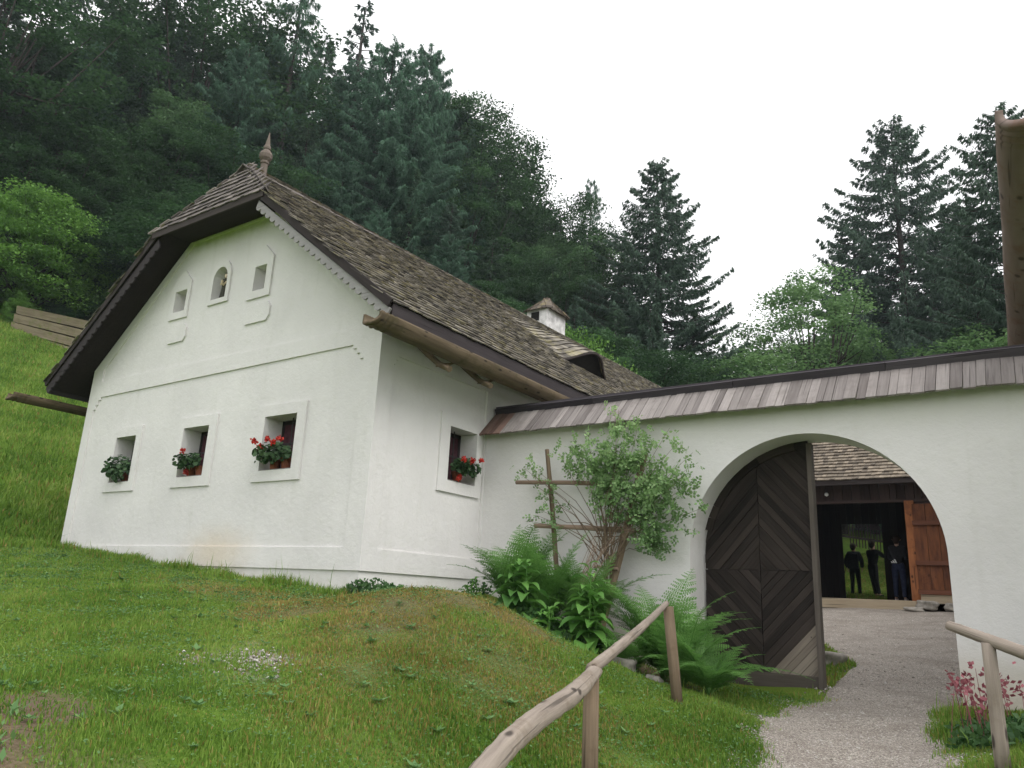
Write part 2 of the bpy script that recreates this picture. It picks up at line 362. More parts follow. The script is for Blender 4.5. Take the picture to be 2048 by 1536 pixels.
def gzv(x, y):
    """bilinear height lookup for arrays"""
    i = np.clip(np.searchsorted(xs, x)-1, 0, nx-2); j = np.clip(np.searchsorted(ys, y)-1, 0, ny-2)
    u = (x-xs[i])/(xs[i+1]-xs[i]); v = (y-ys[j])/(ys[j+1]-ys[j])
    return ZZ[j, i]*(1-u)*(1-v)+ZZ[j, i+1]*u*(1-v)+ZZ[j+1, i]*(1-u)*v+ZZ[j+1, i+1]*u*v
# worn patches in the lawn: (x, y, radius x, radius y, strength)
DRY = [(-6.0, 5.9, 1.5, .8, .9), (-5.6, 6.6, 1.3, .7, .95), (-4.6, 5.2, 1.3, 1.0, .6), (-7.2, 6.2, 1.9, .55, .8), (-8.6, 6.2, 1.5, .35, .4), (-3.3, 5.4, .9, .7, .35), (-3.9, 3.9, .8, .5, .3)]
BARE = [(-5.65, 4.3, .5, .36, 1.), (-5.15, 3.85, .32, .2, .9)]
SOIL = [(-5.2, 2.15, 1.15, .62, 1.), (-4.2, 1.7, .7, .4, 1.)]
def patch(L, x, y):
    o = np.zeros(np.shape(x))
    for a, b, ra, rb, st in L:
        d = ((x-a)/ra)**2+((y-b)/rb)**2+.35*np.sin(x*3.7+y*2.1)+.25*np.sin(y*6.3-x*4.1); o = np.maximum(o, st*np.clip(1.6-d, 0, 1))
    return o
def ground_mat():
    m, nt, b = mat('meadow_soil'); p = pos(nt)
    sx = nt.nodes.new('ShaderNodeSeparateXYZ'); nt.links.new(p, sx.inputs[0])
    n1 = noise(nt, p, 3, 6, .7); n2 = noise(nt, p, .35, 4, .6); n3 = noise(nt, p, 40, 4, .7)
    g = ramp(nt, n1, [(.3, (.05, .11, .014)), (.7, (.12, .21, .028))])
    g = mixc(nt, sstep(nt, n2, .42, .62), g, (.13, .19, .025))
    g = mixc(nt, mth(nt, 'MULTIPLY', sstep(nt, n3, .5, .75), .5), g, (.03, .055, .012))
    ff = attr(nt, 'forest').outputs['Fac']; g = mixc(nt, ff, g, (.018, .022, .010))
    so = attr(nt, 'soil').outputs['Fac']
    sc = ramp(nt, n3, [(.3, (.09, .06, .04)), (.7, (.20, .15, .105))])
    g = mixc(nt, so, g, sc)
    ba = attr(nt, 'bare').outputs['Fac']
    g = mixc(nt, ba, g, ramp(nt, n3, [(.35, (.15, .13, .10)), (.65, (.42, .39, .35))]))
    nt.links.new(g, b.inputs['Base Color']); bump(nt, b, n3, .8, .03); b.inputs['Specular IOR Level'].default_value = .1; return m
ground = GB.build('ground', ground_mat(), kind='structure', fixn=False, smooth=True)
me = ground.data
rr = np.hypot(gv[:, 0], gv[:, 1]); azv = np.degrees(np.arctan2(gv[:, 0], gv[:, 1]))
forest = np.clip((rr-np.interp(azv, [-180, -90, -55, -40, -20, 10, 180], [90, 43, 42, 34, 80, 80, 90]))/4, 0, 1)
soil = np.maximum(patch(SOIL, gv[:, 0], gv[:, 1]), .75*patch(DRY, gv[:, 0], gv[:, 1]))
bed = np.clip(np.minimum((gv[:, 1]-8.3)/.4, (10.-gv[:, 1])/.1), 0, 1)*np.clip((gv[:, 0]+6.9)/.4, 0, 1)*np.clip((-3.3-gv[:, 0])/.3, 0, 1)
soil = np.maximum(soil, bed*.9)
inb = (gv[:, 1] > 22)*(gv[:, 1] < 27.4)*(gv[:, 0] > -9)*(gv[:, 0] < 3)
for nm, arr in (('forest', forest), ('soil', np.maximum(soil, inb)), ('bare', patch(BARE, gv[:, 0], gv[:, 1]))):
    a = me.attributes.new(nm, 'FLOAT', 'POINT'); a.data.foreach_set('value', arr.astype(np.float32))
# gravel path
def path_mat():
    m, nt, b = mat('pinkish_gravel'); p = pos(nt)
    v = nt.nodes.new('ShaderNodeTexVoronoi'); v.inputs['Scale'].default_value = 75; nt.links.new(p, v.inputs['Vector'])
    v2 = nt.nodes.new('ShaderNodeTexVoronoi'); v2.inputs['Scale'].default_value = 28; nt.links.new(p, v2.inputs['Vector'])
    hsv = nt.nodes.new('ShaderNodeSeparateColor'); nt.links.new(v.outputs['Color'], hsv.inputs[0])
    c = ramp(nt, hsv.outputs[0], [(.0, (.20, .175, .145)), (.5, (.37, .335, .29)), (1, (.57, .53, .465))])
    n = noise(nt, p, 1.6, 5, .65)
    c = mixc(nt, mth(nt, 'MULTIPLY', sstep(nt, n, .42, .68), .6), c, (.21, .18, .15))
    c = mixc(nt, mth(nt, 'MULTIPLY', sstep(nt, v.outputs['Distance'], .35, .6), .6), c, (.12, .10, .09))
    h = mth(nt, 'ADD', v.outputs['Distance'], mth(nt, 'MULTIPLY', v2.outputs['Distance'], .7))
    nt.links.new(c, b.inputs['Base Color']); bump(nt, b, h, .7, -.012); return m
PB = MB(); yy = np.arange(-6, 21.9, .12); NP_ = 26; V = []
for y in yy:
    l, r = path_edges(y)
    for k in range(NP_):
        x = l+(r-l)*k/(NP_-1); V.append((x, y, 0))
V = np.array(V); V[:, 2] = gzv(V[:, 0], V[:, 1])+.012
ed = np.tile(np.r_[-.03, np.zeros(NP_-2), -.03], len(yy)); V[:, 2] += ed
PB.v.append(V); PB.t.append(np.zeros(len(V))); PB.g.append(V); PB.n = len(V); I = np.arange(len(V)).reshape(-1, NP_)
PB.cf = [np.stack([I[:-1, :-1], I[:-1, 1:], I[1:, 1:], I[1:, :-1]], -1).reshape(-1, 4)]
PB.build('gravel_path', path_mat(), kind='structure', fixn=False, smooth=True)
# loose stones on the path
ST = MB(); N = 8200; y = 10-rng.random(N)**.8*5.6; y[:1500] = rng.uniform(10, 20, 1500)
l, r = path_edges(y); x = l-.2+(r-l+.4)*rng.random(N); eg_ = rng.random(N) < .25; x = np.where(eg_, np.where(rng.random(N) < .5, l, r)+rng.normal(0, .09, N), x); z = gzv(x, y)+.012
q_ = rng.uniform(.004, .012, N)*(1+(y > 10)*.8); idx = rng.random(N) < .03; q_[idx] *= 1.9
# bare spot stones
nb = 260; x[-nb:] = -5.5+rng.normal(0, .3, nb); y[-nb:] = 4.15+rng.normal(0, .2, nb); z[-nb:] = gzv(x[-nb:], y[-nb:])+.012; q_[-nb:] = rng.uniform(.008, .024, nb)
octv = np.array([(1, 0, 0), (0, 1, 0), (-1, 0, 0), (0, -1, 0), (0, 0, .7), (0, 0, -.7)], float)
VV = []
for i in range(N):
    a = rng.uniform(0, 6.3); c, s = math.cos(a), math.sin(a); o = octv*rng.uniform(.6, 1.2, (6, 3))*q_[i]
    VV.append(np.c_[o[:, 0]*c-o[:, 1]*s+x[i], o[:, 0]*s+o[:, 1]*c+y[i], o[:, 2]+z[i]])
VV = np.concatenate(VV); ft = [(0, 1, 4), (1, 2, 4), (2, 3, 4), (3, 0, 4), (1, 0, 5), (2, 1, 5), (3, 2, 5), (0, 3, 5)]
ST.add(VV, [(a+6*i, b+6*i, c+6*i) for i in range(N) for a, b, c in ft], np.repeat(rng.random(N), 6))
def stone_mat():
    m, nt, b = mat('loose_gravel'); t = attr(nt, 'tint').outputs['Fac']
    nt.links.new(ramp(nt, t, [(0, (.16, .14, .12)), (.6, (.33, .30, .27)), (1, (.52, .5, .47))]), b.inputs['Base Color']); return m
ST.build('loose_stones', stone_mat(), label='small loose stones lying on the gravel path and the bare lawn spot', cat='gravel', kind='stuff', smooth=True)

# ------------------------------------------------------------------ grass
def blades(N, xr, yr, rmin, rmax, hmin, hmax, wid, keep, seed, dens_r=0, lean=.45):
    g = np.random.default_rng(seed); x = g.uniform(*xr, N); y = g.uniform(*yr, N); r = np.hypot(x, y)
    k = keep(x, y)*(r > rmin)*(r < rmax)
    if dens_r: k = k*(g.random(N) < np.clip((dens_r/r)**1.3, 0, 1))
    k = k.astype(bool); return x[k], y[k], r[k]
FWv = np.array(fw); RTv = np.array(rt); UPv = np.array(up)
def inview(x, y, z, m=80):
    P = np.stack([x, y, z], -1); d = P@FWv; u = P@RTv/np.maximum(d, .01)*F+1024; v = -(P@UPv)/np.maximum(d, .01)*F+768
    return (d > .5)*(u > -m)*(u < 2048+m)*(v > -m)*(v < 1536+m+60)
def lawn_keep(x, y):
    l, r = path_edges(y); house = (x > -15.72)*(x < -7.5)*(y > 7.36)*(y < 26)
    dep = np.minimum(x-l, r-x); onp = (dep > 0)*(y < 22)*(np.random.default_rng(len(x)).random(len(x)) > .55*np.clip(1-dep/.26, 0, 1)**1.8)
    beyond = (y > 9.97)*(x > -7.5)*(x < 4)
    return (~house.astype(bool))*(~onp.astype(bool))*(~beyond.astype(bool))*inview(x, y, gzv(x, y), 260)
def grass_obj(name, x, y, L, Wd, dryf, m_green, label, seed):
    g = np.random.default_rng(seed); N = len(x); z = gzv(x, y)-.006
    a = g.uniform(0, 2*math.pi, N); ln = np.abs(g.normal(0, .42, N)); b = g.uniform(0, 2*math.pi, N)
    P = np.stack([x, y, z], -1); Wv = np.stack([np.cos(a), np.sin(a), np.zeros(N)], -1)*Wd[:, None]
    B = np.stack([np.cos(b), np.sin(b), np.zeros(N)], -1)
    U = np.array([0, 0, 1.])
    mid = P+(U*.55+B*(ln*.25)[:, None])*L[:, None]; tip = P+(U*(1-.25*ln)[:, None]+B*(ln*.95)[:, None])*L[:, None]
    V = np.empty((N, 5, 3)); V[:, 0] = P-Wv; V[:, 1] = P+Wv; V[:, 2] = mid+Wv*.8; V[:, 3] = mid-Wv*.8; V[:, 4] = tip
    me = bpy.data.meshes.new(name); me.vertices.add(5*N); me.vertices.foreach_set('co', V.ravel().astype(np.float32))
    base = (np.arange(N)*5)[:, None]; q4 = base+np.array([0, 1, 2, 3]); t3 = base+np.array([3, 2, 4])
    loops = np.concatenate([q4.ravel(), t3.ravel()]).astype(np.int32)
    tot = np.r_[np.full(N, 4), np.full(N, 3)].astype(np.int32); st = np.r_[0, np.cumsum(tot)[:-1]].astype(np.int32)
    me.loops.add(len(loops)); me.loops.foreach_set('vertex_index', loops)
    me.polygons.add(2*N); me.polygons.foreach_set('loop_start', st); me.polygons.foreach_set('loop_total', tot); me.update(calc_edges=True)
    t = np.clip(g.beta(1.2, 1.4, N)*.9+.22*np.sin(x*1.3+y*.7)*np.sin(y*1.7)+.14*np.sin(x*5.1+2*np.sin(y*3.3))*np.sin(y*4.7)+.05, 0, 1)
    at_ = me.attributes.new('tint', 'FLOAT', 'POINT'); at_.data.foreach_set('value', np.repeat(t, 5).astype(np.float32))
    me.materials.append(m_green); me.materials.append(GRASSD)
    dry = (g.random(N) < dryf).astype(np.int32); me.polygons.foreach_set('material_index', np.r_[dry, dry])
    o = bpy.data.objects.new(name, me); COL.objects.link(o); return tag(o, label, 'grass', None, 'stuff')
x, y, r = blades(1500000, (-17.2, .9), (1.0, 10.3), 2.2, 19, 0, 0, 0, lawn_keep, 3, 8.5)
g = np.random.default_rng(5)
sl = patch(SOIL, x, y); br = patch(BARE, x, y); dr = patch(DRY, x, y)
bedm = (y > 8.5)*(x > -6.7)*(x < -3.4)
thin = .28*np.clip(np.sin(x*6.3+2*np.sin(y*5))*np.sin(y*7.1-x*2)-.25, 0, 1)
kp = (g.random(len(x)) > sl*.97*(.85+.15*np.sin(x*17+3*np.sin(y*13))*np.sin(y*19+x*5)))*(g.random(len(x)) > br*.75)*(g.random(len(x)) > dr*.5)*(g.random(len(x)) > thin)*~(bedm & (g.random(len(x)) > .12)).astype(bool)
x, y, r, dr = x[kp], y[kp], r[kp], dr[kp]
clump = .75+.45*np.sin(x*4.1+1.3*np.sin(y*3))*np.sin(y*4.9+x)
L = g.uniform(.025, .068, len(x))*clump*(1-.35*dr); tall = g.random(len(x)) < .02+.10*np.clip(np.sin(x*3.3+1.7*np.sin(y*2.2))*np.sin(y*3.9+x)-.35, 0, 1); L = np.where(tall, L*g.uniform(1.5, 2.6, len(x)), L)
edge = (np.abs(y-7.2) < .22)*(x < -7.4)*(x > -15.6)
L = np.where(edge & (g.random(len(x)) < .35), L*2.6, L)
rightb = (x > -1.3)*(y > 4.5); L = np.where(rightb, L*1.7, L)
grass_obj('lawn_grass', x, y, L, .0022+.00033*r, .08+.8*dr, GRASS, 'short mown green and yellowish grass on the bank in front of the white house', 8)
def mead_keep(x, y):
    return ~((x > -16)*(x < -7)*(y > 7)*(y < 26)).astype(bool)*(x < -13)*inview(x, y, gzv(x, y), 60)
x, y, r = blades(900000, (-46, -13), (2, 36), 16.5, 46, 0, 0, 0, mead_keep, 4, 22)
L = g.uniform(.10, .24, len(x)); grass_obj('meadow_grass', x, y, L, .006+.00045*r, .05, GRASS, 'tall bright green meadow grass on the steep slope behind the house', 9)
def yard_keep(x, y):
    l, rr_ = path_edges(y); return (y > 10.7)*((x < l+.05)*(x > -7.4)*(y < 21.5)+(y > 27.3)*(x > -9)*(x < 0)).astype(bool)*inview(x, y, gzv(x, y), 40)
x, y, r = blades(260000, (-9, 0), (10.7, 44), 5, 50, 0, 0, 0, yard_keep, 6, 0)
grass_obj('yard_grass', x, y, g.uniform(.05, .11, len(x)), .003+.0004*r, .25, GRASS, 'thin grass at the left edge of the yard and behind the barn', 10)

# ------------------------------------------------------------------ shingle roofs
def shingles(B, O, U, Vv, Nn, L, S, expo, clip, hgt, wmin=.08, wmax=.15, seed=1, thick=.018, lift=.044):
    """rows of split shingles on the plane O + u*U + s*V; hgt(u,s) lifts the surface"""
    g = np.random.default_rng(seed); O, U, Vv, Nn = [np.asarray(a, float) for a in (O, U, Vv, Nn)]
    rows = int(S/expo)+1; Vs = []; Gs = []; Ts = []
    for r_ in range(rows):
        s0 = r_*expo; u = -g.uniform(0, .1)
        while u < L:
            w_ = g.uniform(wmin, wmax); a, b_ = u+.002, u+w_-.002; u += w_
            if not clip((a+b_)/2, s0+expo*.3): continue
            sb = s0+g.normal(0, .004)+(g.uniform(-.03, .03) if g.random() < .03 else 0); st_ = sb+expo*1.55; lf = lift+g.normal(0, .0045); sk_ = g.normal(0, .004)
            h0a, h0b, h1a, h1b = hgt(a, sb, s0), hgt(b_, sb, s0), hgt(a, st_, s0), hgt(b_, st_, s0)
            P = [(a, sb, h0a+lf), (b_, sb, h0b+lf+sk_), (b_, st_, h1b+.006), (a, st_, h1a+.006), (a, sb, h0a+lf-thick), (b_, sb, h0b+lf+sk_-thick), (b_, st_, h1b), (a, st_, h1a)]
            Vs += [O+U*p[0]+Vv*p[1]+Nn*p[2] for p in P]
            o = g.uniform(0, 50, 2); Gs += [(p[1]+o[0], p[0]+o[1], 0) for p in P]; tt_ = np.clip(g.beta(1.3, 1.5), 0, 1); Ts += [tt_]*8
    k = len(Ts)//8; Vs = np.array(Vs)
    base = (np.arange(k)*8)[:, None]
    fs = np.concatenate([base+np.array(q) for q in ((0, 1, 2, 3), (4, 5, 1, 0), (7, 6, 5, 4), (0, 3, 7, 4), (1, 5, 6, 2))])
    if not hasattr(B, 'cf'): B.cf = []
    B.cf.append(fs+B.n); B.v.append(Vs); B.t.append(np.array(Ts)); B.g.append(np.array(Gs)); B.n += len(Vs)

# ------------------------------------------------------------------ farmhouse
X0, XL, Y0, YB = -7.57, -15.65, 7.4, 26.0
XC = -11.6; XE, XW = -6.9, -16.3; ZE = 3.67; ZR = 7.45; YV = 6.85; SLP = (ZR-ZE)/(XC-XE)*-1
house = empty('farmhouse', (-11.6, 7.4, .1), 'long white plastered farmhouse with a grey shingle half-hipped roof and flower windows', 'house')
fmap = lambda u, v, w_: (u, Y0+w_, v)
smap = lambda u, v, w_: (X0-w_, u, v)
def rect(a, b, c, d): return [(a, c), (b, c), (b, d), (a, d)]
gw = [(-14.30, -13.63), (-12.13, -11.41), (-9.95, -9.20)]          # ground-floor windows of the gable
WZ0, WZ1 = 1.68, 2.53
def archpoly(x0, x1, z0, zs, zt, n=10):
    c = (x0+x1)/2; r = (x1-x0)/2
    return [(x0, z0), (x1, z0)]+[(c+r*math.cos(a), zs+(zt-zs)*math.sin(a)) for a in np.linspace(0, math.pi, n)]
niche = [rect(-13.13, -12.77, 4.82, 5.24), archpoly(-11.97, -11.56, 4.86, 5.25, 5.47), rect(-10.77, -10.46, 4.80, 5.25)]
zt = lambda xx: ZR+SLP*-abs(xx-XC)-.16 if False else ZR-SLP*abs(xx-XC)-.16
outer = [(XL, -1), (X0-.032, -1), (X0-.032, zt(X0)), (XC+1.37, 6.2), (XC+1.3, 6.33), (XC-1.3, 6.33), (XC-1.37, 6.2), (XL, zt(XL))]
wb = MB(); holes = [rect(a, b, WZ0, WZ1) for a, b in gw]
wb.poly(outer, holes+niche, lambda u, v, w_: (u, Y0+.028+w_, v), .42)
# raised border band with two sunk panels
lowp = [(-15.40, .54), (-7.90, .54), (-7.90, 3.22), (-7.98, 3.22), (-7.98, 3.31), (-8.06, 3.31), (-8.06, 3.39), (-8.14, 3.39), (-8.14, 3.45), (-15.20, 3.42), (-15.20, 3.36), (-15.28, 3.36), (-15.28, 3.27), (-15.34, 3.27), (-15.34, 3.18), (-15.40, 3.18)]
upp = [(-15.28, 3.74), (-8.0, 3.70), (-7.92, 3.86), (XC+1.2, 6.17), (XC-1.2, 6.17), (-15.28, 4.0)]
bo = [(XL, .24), (X0, .24), (X0, zt(X0))]+outer[3:]
wb.poly(bo, [lowp, upp], fmap, .03)
# window surrounds, raised to the band's level, and plaques
def surround(B, o, h, mp, d=.03, e=0): B.poly(o, [h], lambda u, v, w_: mp(u, v, w_+e), d)
for (a, b), (fa, fb) in zip(gw, [(-14.5, -13.46), (-12.3, -11.2), (-10.12, -9.0)]):
    surround(wb, rect(fa, fb, 1.51, 2.71), rect(a, b, WZ0, WZ1), fmap, .034, -.006)
def house_sur(xa, xb, z0, zs, zt_, hole):
    c = (xa+xb)/2; surround(wb, [(xa, z0), (xb, z0), (xb, zs), (c+.05, zt_), (c-.05, zt_), (xa, zs)], hole, fmap, .034, -.006)
house_sur(-13.25, -12.67, 4.68, 5.40, 5.63, niche[0]); house_sur(-10.92, -10.31, 4.66, 5.38, 5.62, niche[2])
surround(wb, archpoly(-12.06, -11.47, 4.77, 5.3, 5.60), niche[1], fmap, .034, -.006)
for a, b in ((-13.2, -12.6), (-10.92, -10.24)):
    wb.poly([(a+.06, 4.21), (b-.07, 4.21), (b, 4.30), (b, 4.46), (b-.07, 4.55), (a+.06, 4.55), (a, 4.46), (a, 4.30)], [], lambda u, v, w_: (u, Y0-.005+w_, v), .034)
for nc in niche:
    wb.poly(nc, [], lambda u, v, w_: (u, Y0+.40, v), 0)
# side wall
sw = rect(9.06, 9.75, WZ0, WZ1)
wb.poly([(Y0+.06, -1), (YB, -1), (YB, zt(X0)), (Y0+.06, zt(X0))], [sw], lambda u, v, w_: (X0-.028-w_, u, v), .42)
wb.poly([(Y0+.031, .24), (10.02, .24), (10.02, zt(X0)), (Y0+.031, zt(X0))], [[(7.69, .54), (9.96, .54), (9.96, 3.3), (7.78, 3.3), (7.78, 3.24), (7.73, 3.24), (7.73, 3.16), (7.69, 3.16)]], smap, .03)
surround(wb, rect(8.84, 9.89, 1.5, 2.72), sw, smap, .034, -.006)
# west and rear walls
wb.box((XL+.2, (Y0+YB)/2+.5, 1.5), .2, (YB-Y0)/2-.5, 2.6); wb.box((XC, YB-.2, 1.5), 3.8, .2, 2.55)
wb.poly([(XL, zt(XL)), (X0, zt(X0)), (XC, ZR-.3)], [], lambda u, v, w_: (u, YB+w_, v), -.3)
wb.box((X0-.045, Y0+.045, -.35), .016, .016, .6)
wall = wb.build('wall', PL, house)
# roof, shingled right slope with the eyebrow dormer
Lr = YB+.6-YV; Sv = np.array([XC-XE, 0, ZR-ZE]); SS = np.linalg.norm(Sv); Vr = Sv/SS; Ur = np.array([0, 1., 0]); Nr = np.array([ZR-ZE, 0, XE*-1+XC*1]); Nr = np.array([(ZR-ZE), 0, (XE-XC)])/SS
DY, DS, DW, DH = 15.35-YV, 2.48, 1.1, .48     # dormer middle (along the eave), foot up the slope, half width, height off the slope
def eyebrow(u, s, s0=None):
    rise = .0 + max(0, (u-.6))*.018*(s/SS)
    if (s if s0 is None else s0) < DS-.03: return rise
    s = max(s, DS)
    f = max(0, 1-(s-DS)/2.6); q = abs(u-DY)/DW
    if q >= 1: return rise
    b = (math.cos(math.pi*min(q, 1))+1)/2
    return rise+DH*b**.85*f**1.15
sHIP = (6.23-ZE)/(ZR-ZE)*SS
def clipR(u, s): return s < sHIP or u > (s-sHIP)/(SS-sHIP)*.67
rb = MB(); shingles(rb, (XE, YV, ZE+.02), Ur, Vr, Nr, Lr, SS-.03, .19, clipR, eyebrow, wmin=.09, wmax=.16, seed=3)
roof = rb.build('roof', W_SHING, house)
Ul = Ur; Vl = np.array([XC-XW, 0, ZR-ZE])/SS; Nl = np.array([-(ZR-ZE), 0, (XC-XW)])/SS
lb = MB(); shingles(lb, (XW, YV, ZE+.02), Ul, Vl, Nl, Lr, SS-.03, .155, clipR, lambda u, s, s0: max(0, u-.6)*.018*(s/SS), seed=4)
lb.build('shingle_slope', W_SHING, roof)
# half hip
hb = MB(); Vh = nrm((0, .67, ZR-6.23)); Nh = nrm((0, -(ZR-6.23), .67)); Sh = math.hypot(.67, ZR-6.23)
shingles(hb, (XC-1.66, YV-.04, 6.20), (1, 0, 0), Vh, Nh, 3.32, Sh+.05, .17, lambda u, s: abs(u-1.66) < 1.68*(1-s/(Sh+.08)), lambda u, s, s0: .01, seed=5)
hb.build('half_hip', W_SHINGD, roof)
# ridge capping
rc = MB()
for k, yv in enumerate(np.arange(YV+.62, YB+.5, .16)):
    zz = ZR+.03+max(0, (yv-YV-.6))*.018
    for sgn in (1, -1):
        rc.box((XC+sgn*.10, yv, zz-.055), .13, .10, .011, ((sgn*.78, 0, -.62), (0, 1, .06), (sgn*.62, 0, .78)), None, .004)
for sgn in (1, -1):
    for k in range(9):
        t = k/8.; px_ = XC+sgn*1.6*(1-t); rc.box((px_, YV+.67*t-.01, 6.25+(ZR-6.23)*t+.03), .10, .07, .012, (nrm((sgn*-1.6, .67, 1.22)), nrm((sgn*.4, -.6, 0)), nrm((sgn*.4, -.3, .8))))
rc.build('ridge_cap', W_SHINGD, roof)
# deck under the shingles, soffits
dk = MB()
def slab(B, quad, n, t):
    q = [np.array(p, float) for p in quad]; n = np.array(n)*t; V = q+[p-n for p in q]; m = len(q)
    B.add(V, [tuple(range(m)), tuple(range(2*m-1, m-1, -1))]+[(i, (i+1) % m, m+(i+1) % m, m+i) for i in range(m)])
for sgn, xe, n in ((1, XE, Nr), (-1, XW, Nl)):
    e = xe-sgn*.02; rx = 1.57*sgn+XC
    slab(dk, [(e, YV+.02, ZE), (e, YB+.55, ZE), (XC, YB+.55, ZR), (XC, YV+.68, ZR), (rx, YV+.02, 6.22)], n, .13)
slab(dk, [(XC-1.55, YV+.0, 6.19), (XC+1.55, YV+.0, 6.19), (XC, YV+.64, ZR-.05)], Nh, .04)
dk.box((XC, YV+.31, 6.235), 1.6, .29, .02)
dk.build('roof_underside', W_SOFF, roof)
# rafters ends under the side eave
for yv in np.arange(7.3, 25.6, .95):
    rf = MB(); rf.bar((XE+.06-.67, yv, ZE-.2+.62*SLP), (XE-.03, yv, ZE-.19), .10, .10); rf.build('rafter_end', W_DARK, roof)
# fascia between shingles and gutter
fb = MB(); fb.box((XE-.03, (YV+YB)/2+.25, ZE-.07), .02, (YB-YV)/2+.2, .11); fb.box((XW+.03, (YV+YB)/2+.25, ZE-.07), .02, (YB-YV)/2+.2, .11)
fb.build('fascia', W_FASCIA, roof)
# scalloped barge boards
def barge(sgn, m, drop, nm='barge_board'):
    xe = XE+.05 if sgn > 0 else XW-.05; xt = XC+sgn*1.5; za = ZE-.02; zb = 6.13
    d = np.array([xt-xe, zb-za]); Ln = np.linalg.norm(d); d /= Ln; nrm2 = np.array([d[1], -d[0]])*(-1 if sgn > 0 else 1)
    if nrm2[1] > 0: nrm2 = -nrm2
    top = []; bot = []; n = int(Ln/.165)
    for k in range(n+1): top.append(np.array([xe, za])+d*Ln*k/n+nrm2*.06)
    per = Ln/n
    for k in range(n):
        for j, (f, dep) in enumerate(((.0, .0), (.12, .035), (.3, .055), (.55, .06), (.78, .045), (.88, .0))):
            bot.append(np.array([xe, za])+d*(k+f)*per+nrm2*(drop+dep))
    B = MB(); B.poly([tuple(p) for p in top]+[tuple(p) for p in bot[::-1]], [], lambda u, v, w_: (u, YV-.012+w_, v), .03)
    return B.build(nm, m, house)
barge(1, W_BARGE, .15); o = barge(-1, W_FASCIA, .20); o['label'] = 'nearly black barge board on the left verge'  # left board in the near-black fascia wood, right one pale
vb = MB(); vb.bar((XE+.02, YV-.03, ZE-.0), (XC+1.5, YV-.03, 6.18), .03, .12, (0, 0, 1)); vb.bar((XW-.02, YV-.03, ZE), (XC-1.5, YV-.03, 6.18), .03, .12)
vb.bar((XC-1.62, YV-.05, 6.17), (XC+1.62, YV-.05, 6.17), .03, .14); vb.build('verge_board', W_DARK, house)
# eyebrow dormer face
ef = MB(); Pn = lambda u, s, h: np.array([XE, YV, ZE+.02])+Ur*u+Vr*s+Nr*h
us = np.linspace(DY-DW, DY+DW, 30); topz = [eyebrow(u, DS+.02)-.02 for u in us]
pts = [(u, -.05) for u in us[::-1]]; V = [Pn(u, DS+.06, max(h, .0)) for u, h in zip(us, topz)]+[Pn(u, DS+.06, -.03) for u in us]
ef.add(V, [(i, i+1, 30+i+1, 30+i) for i in range(29)]); drm = ef.build('dormer', VOID, roof)
er = MB(); er.tube([Pn(u, DS-.02, max(h, .0)+.02) for u, h in zip(us, topz)], .028, 6); er.build('dormer_rim', W_DARK, drm)
# finial on the hip peak
fn = MB(); fx, fy, fz = XC, 7.82, 7.42
prof = [(0, .07), (.30, .065), (.31, .085), (.34, .085), (.36, .07), (.42, .115), (.49, .125), (.55, .10), (.60, .055), (.62, .07), (.66, .07), (.70, .05), (.98, .006)]
fn.tube([(fx+.03*h, fy, fz+h) for h, _ in prof], [r_ for _, r_ in prof], 14); fn.build('finial', wood('finial_wood', (.07, .055, .045), (.23, .19, .16), 20), house, smooth=False)
# chimney
ch = MB(); cx0, cx1, cy0, cy1 = -12.75, -12.0, 18.55, 19.65
cz = 8.55
ch.box(((cx0+cx1)/2, (cy0+cy1)/2, 7.9), (cx1-cx0)/2, (cy1-cy0)/2, .72, None, .5, .02); chim = ch.build('chimney', CHIM, roof)
cc = MB(); mxx, myy = (cx0+cx1)/2, (cy0+cy1)/2
for k in range(7):
    t = k/7.; a = (cx1-cx0)/2+.06; b = (cy1-cy0)/2+.05; sc = 1-t
    for side in range(26):
        th = side/26*2*math.pi; c_, s_ = math.cos(th), math.sin(th); mm = max(abs(c_), abs(s_)); ex, ey = c_/mm*a*sc, s_/mm*b*sc
        cc.box((mxx+ex, myy+ey, cz+.07+t*.52), .10, .09, .012, (nrm((-s_, c_, 0)), nrm((-c_, -s_, .9)), nrm((c_, s_, 1.1))), None, .012)
cc.add([(mxx-a, myy-b, cz+.05), (mxx+a, myy-b, cz+.05), (mxx+a, myy+b, cz+.05), (mxx-a, myy+b, cz+.05), (mxx, myy, cz+.6)], [(0, 1, 4), (1, 2, 4), (2, 3, 4), (3, 0, 4), (3, 2, 1, 0)])
cc.build('chimney_cap', wood('mossy_chimney_shingle', (.05, .042, .035), (.17, .14, .11), 20, ((.19, .16, .05), .7)), chim)
co = MB(); co.box((cx0+.33, cy0-.012, 8.36), .14, .02, .14); co.build('smoke_opening', VOID, chim)
